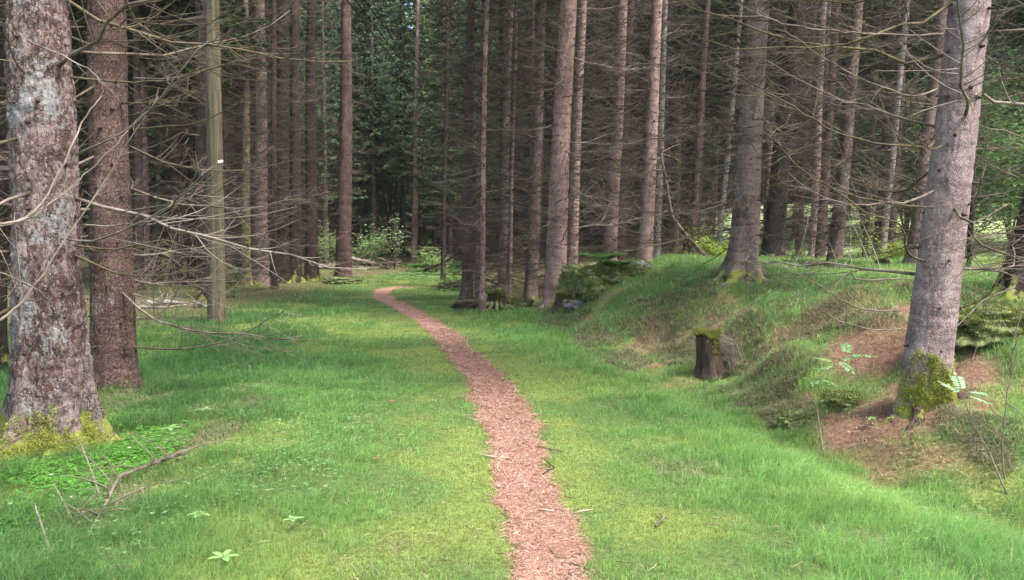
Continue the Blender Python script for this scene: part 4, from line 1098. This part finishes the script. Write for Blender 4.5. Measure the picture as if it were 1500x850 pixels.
def stump(px, py, w, hgt, label, seed, Yd=None, lean=(0, 0), slab=1.0, nm=6000):
    p = ground(px, py) if Yd is None else np.array([at(px, py, Yd)[0], Yd, 0])
    z = Hs(p[0], p[1])
    root = thing('mossy_stump', (p[0], p[1], z), label, 'stump')
    seg = 60; zs = np.linspace(-.1, 1, 40) * hgt; th = np.arange(seg) * 2 * math.pi / seg
    Zg, Tg = np.meshgrid(zs, th, indexing='ij')
    rr = w * .5 * (1 + .6 * np.exp(-np.clip(Zg, 0, 9) / .12) + .12 * np.sin(5 * Tg + seed)) * (1 + .25 * (vn3(np.cos(Tg) * 2.5, np.sin(Tg) * 2.5, Zg * 1.5, seed) - .5) + .10 * (vn3(np.cos(Tg) * 9, np.sin(Tg) * 9, Zg * 5, seed + 2) - .5))
    topn = hgt * (1 - .28 * vn3(np.cos(Tg) * 1.8 + 3, np.sin(Tg) * 1.8, Tg * 0, seed + 7) - .10 * vn3(np.cos(Tg) * 7, np.sin(Tg) * 7, Tg * 0, seed + 8))
    Z2 = np.minimum(Zg, topn)
    V = np.stack([rr * np.cos(Tg) + lean[0] * Z2, rr * slab * np.sin(Tg) + lean[1] * Z2, Z2], -1).reshape(-1, 3)
    V = np.vstack([V, [[lean[0] * hgt * .8, lean[1] * hgt * .8, hgt * .86]]])
    k = len(zs); i = np.arange(k - 1)[:, None] * seg; j = np.arange(seg)[None, :]; j2 = (j + 1) % seg
    Q = np.stack([i + j, i + j2, i + seg + j2, i + seg + j], -1).reshape(-1, 4)
    e = (k - 1) * seg; jj = np.arange(seg); T = np.stack([e + jj, e + (jj + 1) % seg, np.full(seg, k * seg)], -1)
    me = np_mesh('stump', V, T, Q, None, [M['rot']])
    link('wood', me, root)
    # moss cap and hanging dead grass
    def cap(n):
        a = rng.uniform(0, 6.283, n); q = np.sqrt(rng.random(n)); hh = hgt * (1 - .28 * vn3(np.cos(a) * 1.8 + 3, np.sin(a) * 1.8, a * 0, seed + 7))
        zc = hgt * .86 * (1 - q) + hh * q + .01
        side = rng.random(n) < .35; drop = np.where(side, rng.random(n) ** 2 * hgt * .55 * (np.cos(a) > -.3), 0)
        pt = np.stack([q * w * .52 * np.cos(a) + lean[0] * zc, q * w * .52 * slab * np.sin(a) + lean[1] * zc, zc], 1)
        pt[side, 0] = (w * .52 * np.cos(a) + lean[0] * zc)[side]; pt[side, 1] = (w * .52 * slab * np.sin(a) + lean[1] * zc)[side]; pt[:, 2] -= drop
        nn_ = np.stack([np.cos(a) * (.3 + side), np.sin(a) * (.3 + side), 1 - .8 * side], 1)
        return pt, nn_ / np.linalg.norm(nn_, axis=1)[:, None]
    fuzz(root, cap, nm, ((.10, .12, .03), (.34, .36, .09)), 'moss', (.008, .035), .005)
    TREES_FOOT.append((p[0], p[1], w * .5))
    return root, p, z

sr, sp, sz_ = stump(1040, 551, .27, .60, 'tall dark rotten stump with a mossy cap standing in the ditch hollow', 61, None, (-.06, .02), 1.0, 9000)
# dead grass and twigs hanging off the stump's far side
mb = MB(); g = random.Random(5)
for i in range(90):
    a = g.uniform(-.9, .9); s0 = np.array([.10 * math.cos(a), .12 * math.sin(a), g.uniform(.25, .52)]); e = s0 + np.array([g.uniform(.1, .32), g.uniform(-.2, .15), -s0[2] * g.uniform(.4, 1.0)])
    m_ = (s0 + e) / 2 + np.array([g.uniform(.02, .12), 0, g.uniform(.02, .12)])
    mb.tube([s0, m_, e], [.003, .003, .001], 3, cap=False)
link('hanging_grass', mb.mesh('hanging dead grass', [M['deadwood_pale']]), sr)
s2, q2, _z = stump(727, 447, .34, .42, 'dark mossy root stump beside the path at the foot of the slim trees', 67, 17.4, (.05, 0), .8, 9000)
for i in range(5):
    a = -2.6 + i * .55; L = .45
    mb = MB(); t = np.linspace(0, 1, 9)[:, None]
    pts = np.hstack([.12 * math.cos(a) + t * L * math.cos(a), .12 * math.sin(a) + t * L * math.sin(a), .16 * (1 - t) ** 1.5 + .03 * np.sin(t * 9 + i)])
    mb.tube(pts, .045 * (1 - .7 * t[:, 0]), 7); link('root', mb.mesh('root', [M['mossrock']]), s2)
stump(822, 428, .24, .36, 'narrow mossy stump between the smooth pinkish trunk and the boulders', 71, 16.0, (.1, 0), .9, 6000)
stump(657, 421, .16, .20, 'tiny black stump near the thin black stem', 73, 25, (0, 0), .9, 500)

def log(pts, r, mat, label, cat='log', name='fallen_log', twn=0, seed=1, moss=0, group=None):
    pts = np.array(pts, float)
    o = pts[0].copy()
    root = thing(name, tuple(o), label, cat, group)
    k = len(pts); tt = np.linspace(0, k - 1, (k - 1) * 8 + 1)
    c = np.stack([np.interp(tt, np.arange(k), pts[:, a]) for a in range(3)], 1) - o
    g = random.Random(seed); n = len(c); s = np.linspace(0, 1, n)
    c += np.array([[g.gauss(0, r * .12) for _ in range(3)] for _ in range(n)])
    mb = MB(); mb.tube(c, r * (1 - .6 * s) * (1 + .08 * np.sin(s * 40)), 10)
    link('stem', mb.mesh('log', [M[mat]]), root)
    Lt = np.linalg.norm(c[-1])
    for i in range(twn):
        t = g.uniform(.1, 1); p0 = np.array([np.interp(t, s, c[:, a]) for a in range(3)])
        tl = Lt * g.uniform(.12, .32); v = np.array([g.uniform(-1, 1), g.uniform(-1, .6), g.uniform(.0, .8)])
        m2 = MB(); q = np.linspace(0, 1, 6)[:, None]
        tw = p0 + v * tl * q + np.array([0, 0, -.25]) * tl * q * q
        m2.tube(tw, r * .3 * (1 - .8 * q[:, 0]) + .0008, 4)
        for j in range(4):
            f = g.uniform(.2, .9); a = p0 + v * tl * f; e = a + tl * .4 * np.array([g.uniform(-1, 1), g.uniform(-1, 1), g.uniform(-.3, .7)])
            m2.tube([a, (a + e) / 2, e], [r * .13, r * .1, .0006], 3, cap=False)
        link('twig', m2.mesh('twig', [M[mat]]), root)
    return root

def gp(px, py, dz=0.02, Yd=None):
    p = ground(px, py); return [p[0], p[1], Hs(p[0], p[1]) + dz]
log([gp(275, 672, .05), gp(220, 692, .05), gp(175, 715, .07), gp(150, 765, .06), gp(130, 790, .02)], .016, 'deadwood', 'broken dead branch with brushy twigs lying in the grass below the biggest trunk', 'fallen branch', 'fallen_branch', 16, 3)
log([gp(80, 835, .01), gp(66, 808, .09), gp(52, 783, .16)], .008, 'deadwood_pale', 'short pale stick poking up from the grass below the fallen branch', 'stick', 'fallen_branch', 0, 4)
log([gp(112, 780, .02), gp(92, 755, .08), gp(78, 742, .14)], .007, 'deadwood_pale', 'thin pale stick leaning beside the brushy fallen branch', 'stick', 'fallen_branch', 0, 5)
log([gp(150, 745, .02), gp(135, 715, .1), gp(118, 690, .2)], .007, 'deadwood_pale', 'upright forked pale stick in the wood sorrel', 'stick', 'fallen_branch', 2, 6)
log([gp(150, 845, .02), gp(190, 838, .03), gp(232, 826, .02)], .009, 'deadwood', 'dark curled twig at the bottom edge of the verge', 'stick', 'fallen_branch', 2, 7)
log([gp(215, 452, .12), gp(250, 450, .1), gp(305, 452, .03)], .07, 'log', 'pale broken log lying behind the reddish trunk near the pole', 'log', 'fallen_log', 10, 8)
log([gp(205, 470, .25), gp(240, 466, .2), gp(290, 455, .15)], .03, 'log', 'thin fallen branch pile leaning over the pale broken log', 'fallen branch', 'fallen_branch', 14, 9)
log([(at(500, 378, 38)), (at(540, 384, 37.5)), (at(580, 396, 37))], .11, 'log', 'longest grey log in the brush pile across the clearing', 'log', 'fallen_log', 8, 10, group='logs in the clearing')
log([(at(455, 392, 37)), (at(500, 390, 37)), (at(545, 394, 36.5))], .09, 'log', 'lower pale log of the brush pile, nearest the grass', 'log', 'fallen_log', 8, 11, group='logs in the clearing')
log([(at(590, 392, 40)), (at(560, 380, 40)), (at(530, 372, 40))], .07, 'log', 'slanting top log of the brush pile in the clearing', 'log', 'fallen_log', 6, 12, group='logs in the clearing')
log([(at(622, 396, 34)), (at(650, 385, 33)), (at(690, 358, 31))], .06, 'rot', 'dark leaning dead stem propped behind the thin black stem', 'leaning stem', 'fallen_log', 5, 13)
log([(at(1045, 388, 17.5)), (at(1020, 362, 17.3)), (at(985, 320, 17)), (at(973, 255, 16.8)), (at(968, 225, 16.7))], .05, 'deadwood', 'leaning bare dead limb between the twins and the stout mound trunk', 'leaning limb', 'fallen_log', 12, 14)
log([gp(960, 776, .015), gp(972, 768, .03), gp(966, 757, .02)], .007, 'deadwood', 'small curled reddish twig on the grass shoulder', 'twig', 'fallen_branch', 1, 15)
log([gp(795, 700, .02), gp(812, 690, .02), gp(800, 680, .02)], .006, 'rot', 'dark twig on the edge of the path', 'twig', 'fallen_branch', 2, 16)
log([(at(1487, 420, 8)), (at(1440, 440, 7.8)), (at(1380, 500, 7.5))], .008, 'deadwood', 'long thin bare twig slanting over the brown needles', 'twig', 'fallen_branch', 5, 17)

# ------------------------------------------------------------------ small plants
def leaflet(c, d, up, L, w):
    """one pointed oval leaf"""
    d = d / np.linalg.norm(d); s = np.cross(d, up); s /= np.linalg.norm(s) + 1e-9
    nrm = np.cross(s, d)
    pts = [c, c + d * L * .3 + s * w * .5 + nrm * .1 * w, c + d * L * .7 + s * w * .42, c + d * L - nrm * .12 * L, c + d * L * .7 - s * w * .42, c + d * L * .3 - s * w * .5 + nrm * .1 * w]
    return np.array(pts), [[0, 1, 2], [0, 2, 3], [0, 3, 4], [0, 4, 5]]

def pinnate(col, L=.16, n=6, seed=0):
    g = random.Random(seed); mb = MB()
    t = np.linspace(0, 1, 6)[:, None]; mb.tube(np.hstack([t * L, 0 * t, -.12 * L * t * t]), .0012, 3, 0, (.2, .25, .08), cap=False)
    for i in range(n):
        x = L * (.22 + .72 * i / n)
        for s in (-1, 1):
            P_, T_ = leaflet(np.array([x, 0, -.1 * L * (x / L) ** 2]), np.array([.45, s, g.uniform(-.25, .1)]), np.array([0, 0, 1.0]), L * .30 * (1 - .25 * abs(i - n / 2) / n * 2), L * .11)
            mb.add(P_, T_, None, 0, np.array(col) * g.uniform(.8, 1.2))
    P_, T_ = leaflet(np.array([L * .95, 0, -.1 * L]), np.array([1, 0, -.2]), np.array([0, 0, 1.0]), L * .28, L * .11); mb.add(P_, T_, None, 0, col)
    return mb.mesh('pinnate leaf', [M['leaf']], True)
PIN = [pinnate((.26, .46, .20), seed=1), pinnate((.32, .50, .30), seed=2)]

def rowan(stem_pts, leaves, label, r=.006, bark='deadwood_pale', name='rowan_seedling', lm=0):
    pts = np.array(stem_pts, float); o = pts[0].copy()
    root = thing(name, tuple(o), label, 'seedling')
    k = len(pts); tt = np.linspace(0, k - 1, (k - 1) * 5 + 1)
    c = np.stack([np.interp(tt, np.arange(k), pts[:, a]) for a in range(3)], 1) - o
    mb = MB(); mb.tube(c, r * (1 - .6 * np.linspace(0, 1, len(c))), 6); link('stem', mb.mesh('stem', [M[bark]]), root)
    for (p, az, ti, s) in leaves:
        link('leaf', PIN[lm], root, tuple(np.array(p) - o), (0, ti, az), (s, s, s))
    return root
A = lambda px, py, Y: at(px, py, Y)
YR = 6.9
b0 = ground(1207, 672)
YR = b0[1] + .25
rowan([b0, A(1197, 600, YR), A(1184, 575, YR), A(1192, 560, YR), A(1210, 548, YR), A(1226, 532, YR)],
      [(A(1226, 532, YR), 2.4, -.25, 1.1), (A(1228, 530, YR), .2, -.35, 1.2), (A(1222, 535, YR), 3.6, .1, 1.0), (A(1228, 528, YR), -1.2, .3, 1.1), (A(1240, 520, YR), 1.2, -.5, 1.2), (A(1242, 520, YR), -.4, -.1, 1.2),
       (A(1200, 555, YR), -.4, .2, .9), (A(1198, 556, YR), -2.2, .1, .8), (A(1212, 545, YR), -2.7, -.4, .9)], 'rowan seedling with fresh green leaflets at the brown needle bank')
b1 = ground(1475, 725); YS = b1[1] + .1
rowan([b1, A(1450, 665, YS), A(1425, 620, YS), A(1410, 580, YS)],
      [(A(1410, 578, YS), 2.2, -.5, 1.0), (A(1412, 575, YS), .3, .0, 1.15), (A(1410, 575, YS), 1.4, -.7, 1.1), (A(1411, 578, YS), -.3, .2, 1.0)], 'pale stemmed rowan seedling with whitish green leaves beside the bare sapling', .006, lm=1)
bs = thing('bare_sapling', tuple(b1 + np.array([.04, 0, 0])), 'bare forked sapling with grey twigs rising from the ditch grass', 'sapling')
o = b1 + np.array([.04, 0, 0])
for i, (pts, r) in enumerate([([(1482, 738, YS), (1470, 690, YS), (1468, 640, YS), (1478, 560, YS), (1488, 500, YS), (1500, 430, YS)], .009), ([(1470, 660, YS), (1490, 690, YS), (1510, 640, YS)], .004),
                              ([(1468, 620, YS), (1440, 580, YS), (1452, 595, YS)], .004), ([(1475, 590, YS), (1500, 610, YS), (1520, 640, YS)], .006), ([(1482, 545, YS), (1500, 520, YS), (1520, 510, YS)], .004),
                              ([(1475, 700, YS), (1440, 680, YS), (1420, 600, YS - .2), (1428, 520, YS - .2)], .004)]):
    lim(o, [A(*q) for q in pts], r, 'deadwood_pale', bs, 700 + i, 3, name='stem' if i == 0 else 'twig')

def leafy_bush(px, py, Yd, hgt, rad, n, col, label, seed, name='broadleaf_bush', leaf=.07, cat='bush', base=None, stems=5):
    g = np.random.default_rng(abs(int(seed)))
    x = at(px, py, Yd)[0]; z = Hs(x, Yd) if base is None else base
    root = thing(name, (x, Yd, z), label, cat)
    mb = MB(); tips = []
    for i in range(stems):
        a = g.uniform(0, 6.28); q = np.linspace(0, 1, 7)[:, None]; sp = rad * g.uniform(.3, .9)
        pts = np.hstack([np.cos(a) * sp * q ** 1.3, np.sin(a) * sp * q ** 1.3, hgt * g.uniform(.6, 1) * q]); pts += g.normal(0, .02, pts.shape) * q
        mb.tube(pts, (.004 + .006 * hgt) * (1 - .8 * q[:, 0]) + .002, 5); tips.append(pts)
        for j in range(5):
            t = int(g.integers(2, 7)); p0 = pts[t]; e = p0 + g.normal(0, 1, 3) * rad * .35; e[2] = max(e[2], .05)
            mb.tube([p0, (p0 + e) / 2 + [0, 0, .03], e], [.004, .003, .001], 3, cap=False); tips.append(np.linspace(p0, e, 4))
    link('stem', mb.mesh('stems', [M['deadwood']]), root)
    tp = np.vstack(tips); tp = tp[tp[:, 2] > hgt * (.4 if name == 'broadleaf_tree' and px < 900 else .18)]
    k = g.choice(len(tp), n); c = tp[k] + g.normal(0, 1, (n, 3)) * np.array([rad * .18, rad * .18, hgt * .07])
    a = g.uniform(0, 6.28, n); d = np.stack([np.cos(a), np.sin(a), g.uniform(-.5, .3, n)], 1); s = np.stack([-np.sin(a), np.cos(a), g.uniform(-.3, .3, n)], 1)
    l = leaf * g.uniform(.6, 1.3, (n, 1)); w = l * .5
    V = np.stack([c, c + d * l * .5 + s * w * .6, c + d * l, c + d * l * .5 - s * w * .6], 1).reshape(-1, 3)
    cc = np.array(col)[None] * g.uniform(.65, 1.35, (n, 1))
    link('foliage', np_mesh('foliage', V, None, np.arange(len(V)).reshape(-1, 4), np.repeat(cc, 4, 0), [M['leaf']], smooth=False), root)
    return root
leafy_bush(342, 415, 21, .75, .28, 220, (.14, .30, .05), 'small bright-leaved sapling right beside the debarked pole', 1, 'leafy_sapling', .09, 'sapling', None, 3)
leafy_bush(578, 392, 37, 2.2, .6, 420, (.30, .42, .22), 'lone pale-leaved sapling in front of the sunlit slim trunk', 2, 'leafy_sapling', .11, 'sapling', None, 4)
leafy_bush(535, 392, 40, 1.3, 1.6, 1500, (.24, .36, .14), 'low wide green bush behind the logs in the clearing', 3, leaf=.13)
leafy_bush(478, 392, 38, 1.6, 1.3, 1800, (.28, .42, .16), 'green bush behind the dark red trunk', 4, leaf=.12)
leafy_bush(640, 398, 36, .9, 1.2, 1300, (.28, .42, .15), 'low leafy patch of bush right of the clearing under the dark stems', 5, leaf=.1)
leafy_bush(1285, 385, 20, .6, 1.0, 1800, (.22, .30, .05), 'yellow-green bush around the pale trunk in the undergrowth', 6, leaf=.07)
leafy_bush(1052, 375, 22, .8, .7, 1500, (.26, .38, .05), 'bright yellow-green bush glowing behind the stout mound trunk', 7, leaf=.07)
leafy_bush(1150, 385, 19, .4, .7, 800, (.10, .2, .05), 'low dark leafy bush on the plateau past the shaded mound trunk', 8, leaf=.06)
for i, (px, py, Yd, hh, rd, n, c, lab) in enumerate([
    (1410, 380, 30, 5.5, 2.6, 6500, (.25, .38, .15), 'bright broadleaf tree behind the thin meadow stem'),
    (1478, 380, 34, 7, 3.2, 7500, (.28, .41, .17), 'tall light-green broadleaf tree beyond the dark flared trunk'),
    (1325, 385, 36, 7.5, 3.0, 6500, (.19, .31, .13), 'green broadleaf tree behind the rough leaning trunk'),
    (1262, 385, 40, 8, 3.0, 6000, (.13, .22, .09), 'broadleaf tree filling the gap behind the dark brown leaning trunk'),
    (1545, 380, 30, 6, 2.8, 6000, (.22, .34, .14), 'broadleaf tree at the picture edge beyond the dark flared trunk'),
    (505, 390, 46, 10, 3.4, 7000, (.14, .21, .12), 'tall leafy tree seen through the gap beside the dark red trunk'),
    (655, 390, 48, 9, 3.0, 5500, (.13, .19, .11), 'leafy tree high behind the thin black stem'),
    (575, 390, 52, 12, 3.8, 7500, (.13, .19, .11), 'tallest leafy tree over the end of the clearing')]):
    leafy_bush(px, py, Yd, hh, rd, n if px > 900 else n * 2, c, lab, 40 + i, 'broadleaf_tree', .2 if px > 900 else .13, 'tree', None, 9)

# low spruces with living green boughs around the clearing
for i, (px, Yd, li, lz, sc_, lab) in enumerate([
    (548, 45, 3, 4.6, .95, 'green-boughed spruce behind the brush pile'), (612, 49, 4, 5.0, 1.0, 'bright green spruce behind the sunlit slim trunk'), (590, 47, 3, 6.5, .9, 'spruce with green hanging boughs high over the clearing'),
    (478, 42, 3, 3.6, .8, 'young green spruce behind the dark red trunk'), (660, 42, 2, 4.2, .9, 'green spruce behind the thin black stem'), (530, 46, 3, 5.6, .95, 'overhanging green spruce at the far edge of the clearing'),
    (1240, 44, 3, 1.8, 1.0, 'green spruce in the gap past the far pair'), (1350, 48, 4, 1.0, 1.0, 'meadow-edge spruce behind the rough leaning trunk'), (1460, 52, 3, 1.0, 1.1, 'meadow-edge spruce past the thin meadow stem'),
    (690, 38, 2, 2.5, .8, 'green-tinged spruce behind the slim pair'), (215, 50, 4, .8, 1.0, 'sunlit spruce glimpsed past the reddish trunk')]):
    x = (px - 750) / F * Yd; z = Hs(x, Yd)
    r = thing('spruce_tree', (x, Yd, z), lab, 'tree', 'green spruces at the clearing')
    link('trunk', BT[i % 4], r, (0, 0, 0), (0, 0, 0), (.28, .28, .9)); link('crown', LIVE[li], r, (0, 0, lz), (0, 0, i), (sc_,) * 3)
    if px < 700: link('lower_crown', DEADC[i % 6], r, (0, 0, 0), (0, 0, i), (.9, .9, min(1, lz / 8)))

# ferns
def fern(px, py, Yd, s, label, seed, n=9, col=(.09, .20, .05)):
    x = at(px, py, Yd)[0]; z = max(Hs(x, Yd), at(px, py, Yd)[2])
    root = thing('fern', (x, Yd, z - .02), label, 'fern', 'ferns'); g = random.Random(seed)
    for i in range(n):
        mb = MB(); a = i * 6.28 / n + g.uniform(-.3, .3); L = s * g.uniform(.7, 1.1); t = np.linspace(0, 1, 8)[:, None]
        mb.tube(np.hstack([t * L * .8, 0 * t, L * (.7 * t - .55 * t * t)]), .003, 3, 0, (.12, .15, .04), cap=False)
        for j in range(14):
            f = .12 + .85 * j / 14; c = np.array([f * L * .8, 0, L * (.7 * f - .55 * f * f)]); wl = L * .30 * math.sin(math.pi * min(1, f * .9 + .12)) + .01
            for sd in (-1, 1):
                P_, T_ = leaflet(c, np.array([.35, sd, -.15]), np.array([0, 0, 1.0]), wl, L * .055); mb.add(P_, T_, None, 0, np.array(col) * g.uniform(.7, 1.3))
        link('frond', mb.mesh('frond', [M['leaf']], True), root, (0, 0, 0), (0, 0, a))
for i, (px, py, Yd, s, lab) in enumerate([(882, 380, 15.3, .6, 'fern on the crest of the largest mossy boulder'), (908, 388, 15.1, .5, 'smaller fern growing over the face of the largest boulder'),
    (1175, 385, 17, .5, 'fern in the grass before the pink far pair'), (1235, 386, 18, .5, 'fern at the foot of the dark brown leaning trunk'), (1140, 392, 15.5, .4, 'fern beside the shaded mound trunk'),
    (1262, 388, 18, .45, 'fern by the yellow-green undergrowth'), (615, 392, 36, .8, 'fern clump at the far edge of the clearing grass'), (665, 400, 31, .6, 'fern by the thin black stem')]):
    fern(px, py, Yd, s, lab, 60 + i)

# broad leaf seedlings in the verge: each a rosette on a short stalk
for i, (px, py, s, lab) in enumerate([(328, 838, .07, 'bright five-leaved seedling near the bottom of the verge'), (430, 780, .055, 'pale little seedling between the verge and the path'), (292, 772, .06, 'small pale seedling above the bright five-leaved one'),
    (1275, 625, .05, 'tiny green seedling under the brown needle bank'), (1400, 778, .07, 'leafy seedling low on the shoulder slope'), (1352, 790, .06, 'two-leaved seedling beside the leafy one on the shoulder'),
    (575, 497, .05, 'little green herb on the strip beside the path bend'), (440, 500, .07, 'light herb in the verge grass past the pole'), (250, 640, .08, 'bluish herb at the edge of the wood sorrel'), (300, 612, .08, 'bluish spreading herb behind the wood sorrel')]):
    p = ground(px, py); root = thing('seedling', (p[0], p[1], p[2]), lab, 'seedling', 'seedlings in the grass'); g = random.Random(i + 5)
    hh = .07; mb = MB(); mb.tube([(0, 0, 0), (.005, 0, hh)], [.0015, .001], 4, 0, (.2, .26, .08)); link('stalk', mb.mesh('stalk', [M['leaf']], True), root)
    for k in range(5):
        mb = MB(); a = k * 1.256 + g.uniform(-.3, .3); P_, T_ = leaflet(np.array([.005, 0, hh]), np.array([1, 0, g.uniform(-.1, .3)]), np.array([0, 0, 1.0]), s, s * .45); mb.add(P_, T_, None, 0, (.24, .40, .14))
        link('leaf', mb.mesh('seedling leaf', [M['leaf']], True), root, (0, 0, 0), (0, 0, a))

# wood sorrel carpet and small herbs, too many to count
def trefoils(spots, name, size, col, hgt):
    X_, Y_ = [], []
    for (px, py, rp, n) in spots:
        c = ground(px, py); rr = rp / F * c[1]; a = rng.uniform(0, 6.283, n); q = rr * np.sqrt(rng.random(n)) * (1 + .2 * np.sin(a * 4 + px))
        X_.append(c[0] + q * np.cos(a)); Y_.append(c[1] + q * np.sin(a) * 1.6)
    x = np.concatenate(X_); y = np.concatenate(Y_)
    ok = np.ones(len(x), bool)
    for (fx, fy, fr) in TREES_FOOT: ok &= np.hypot(x - fx, y - fy) > fr
    ok &= path_dist(x, y) > .2
    x, y = x[ok], y[ok]; n = len(x)
    z = H(x, y) + rng.uniform(*hgt, n); base = rng.uniform(0, 6.28, n); s = size * rng.uniform(.6, 1.3, n) * np.maximum(1, np.hypot(x, y) / 9)
    Vs = []; k5 = 5
    for k in range(3):
        a = base + k * 2.094; d = np.stack([np.cos(a), np.sin(a), rng.uniform(-.35, .1, n)], 1) * s[:, None]; t = np.stack([-np.sin(a), np.cos(a), 0 * a], 1) * s[:, None]
        c = np.stack([x, y, z], 1)
        Vs.append(np.stack([c, c + d * .7 + t * .52, c + d * .98 + t * .28, c + d * .82, c + d * .98 - t * .28, c + d * .7 - t * .52], 1))
    V = np.concatenate(Vs).reshape(-1, 3); b = np.arange(3 * n)[:, None] * 6
    T = np.concatenate([b + np.array([[0, 1, 2]]), b + np.array([[0, 2, 3]]), b + np.array([[0, 3, 4]]), b + np.array([[0, 4, 5]])])
    cc = np.tile(np.array(col)[None] * rng.uniform(.65, 1.3, (n, 1)), (3, 1))
    link(name, np_mesh(name, V, T, None, np.repeat(cc, 6, 0), [M['leaf']], smooth=False), kind='stuff')

def drop_twigs():
    """snapped twig bits and cone scales strewn over path, verge and bank"""
    g = random.Random(99); mb = MB(); cols = [(.16, .11, .08), (.28, .22, .17), (.10, .07, .05), (.38, .31, .24)]
    for i in range(1500):
        d = math.exp(g.uniform(math.log(3.3), math.log(20))); a = g.uniform(-.64, .64); x, y = d * math.sin(a), d * math.cos(a)
        if i % 4 == 0: y = math.exp(g.uniform(math.log(3.4), math.log(16))); x = g.uniform(float(path_l(y)) - .1, float(path_r(y)) + .1)
        l = g.uniform(.008, .04) * (2.0 if g.random() < .05 else 1) * max(1, d / 8); b = g.uniform(0, 6.28); z = Hs(x, y) + .018 + g.uniform(0, .02) * (i % 4 > 0)
        p = np.array([x, y, z]); v = np.array([math.cos(b), math.sin(b), g.uniform(-.1, .25)]) * l; w = np.array([-v[1], v[0], 0]) * g.uniform(-.3, .3)
        mb.tube([p - v, p + w, p + v], np.array([.0014, .002, .0009]) * max(1, d / 6), 4, 0, cols[i % 4 if g.random() < .5 else g.randrange(4)])
    link('twig_litter', mb.mesh('twig litter', [M['dry']], True), kind='stuff')
drop_twigs()
sow_grass(); sow_moss(); sow_dry(); lay_needles()
trefoils([(150, 690, 75, 1500), (230, 650, 60, 900), (100, 665, 45, 600), (90, 740, 70, 500), (190, 620, 40, 300), (30, 700, 40, 350)], 'wood_sorrel', .017, (.13, .34, .06), (.03, .07))
trefoils([(330, 600, 130, 420), (420, 540, 90, 260), (300, 500, 60, 250), (470, 640, 90, 300), (380, 700, 120, 350), (170, 780, 110, 150), (460, 470, 60, 120), (1330, 760, 120, 120), (1420, 700, 80, 200), (1010, 600, 80, 150),
          (1120, 400, 90, 500), (1250, 410, 80, 400), (900, 470, 60, 200), (780, 450, 40, 300), (620, 405, 40, 300)], 'small_herb', .012, (.19, .36, .15), (.03, .09))
# white wood sorrel flowers one can count
for i, (px, py, lab) in enumerate([(150, 577, 'white flower close to the reddish trunk foot'), (233, 614, 'white flower above the bluish herb'), (333, 596, 'white flower furthest out in the verge'), (190, 672, 'white flower inside the sorrel carpet'),
                                   (76, 714, 'white flower below the biggest trunk'), (105, 748, 'white flower lowest in the sorrel'), (16, 758, 'white flower nearest the picture edge'), (232, 672, 'white flower at the sorrel carpet edge')]):
    p = ground(px, py); mb = MB()
    mb.tube([(0, 0, 0), (0, 0, .075)], .0008, 3, 0, (.2, .26, .08), cap=False)
    for k in range(5):
        a = k * 1.2566; P_, T_ = leaflet(np.array([0, 0, .075]), np.array([math.cos(a), math.sin(a), .5]), np.array([0, 0, 1.0]), .012, .010); mb.add(P_, T_, None, 0, (.8, .8, .8))
    tag(link('wood_sorrel_flower', mb.mesh('flower', [M['leaf']], True), None, (p[0], p[1], p[2])), lab, 'flower', 'white flowers in the grass')
# dead leaves and a cone
for i, (px, py, s, lab, c) in enumerate([(569, 594, .07, 'pinkish-brown dead leaf on the short grass beside the path', (.34, .17, .12)), (545, 681, .06, 'brown dead leaf lying lower on the short grass', (.26, .14, .09)), (582, 645, .05, 'pale curled dead leaf on the grass strip', (.40, .30, .18))]):
    p = ground(px, py); P_, T_ = leaflet(np.zeros(3), np.array([1, .3, .1]), np.array([0, 0, 1.0]), s, s * .5); mb = MB(); mb.add(P_, T_, None, 0, c)
    tag(link('dead_leaf', mb.mesh('dead leaf', [M['leaf']], True), None, (p[0], p[1], p[2] + .04)), lab, 'dead leaf', 'dead leaves')
print('meshes', len(bpy.data.meshes), 'objects', len(bpy.data.objects))

# ------------------------------------------------------------------ damp forest air
hm = bpy.data.materials.new('damp air'); hm.use_nodes = True
hm.node_tree.nodes.remove(hm.node_tree.nodes['Principled BSDF'])
pv = hm.node_tree.nodes.new('ShaderNodeVolumePrincipled')
pv.inputs['Color'].default_value = (.86, .92, .9, 1); pv.inputs['Density'].default_value = .00035; pv.inputs['Anisotropy'].default_value = .2
hm.node_tree.links.new(pv.outputs[0], hm.node_tree.nodes['Material Output'].inputs['Volume'])
c8 = np.array([[a, b, c] for a in (-520, 520) for b in (-60, 720) for c in (-2.2, 70)], float)
hz = link('haze', np_mesh('haze', c8, None, [(0, 1, 3, 2), (4, 6, 7, 5), (0, 4, 5, 1), (2, 3, 7, 6), (0, 2, 6, 4), (1, 5, 7, 3)], None, [hm], smooth=False), kind='stuff')
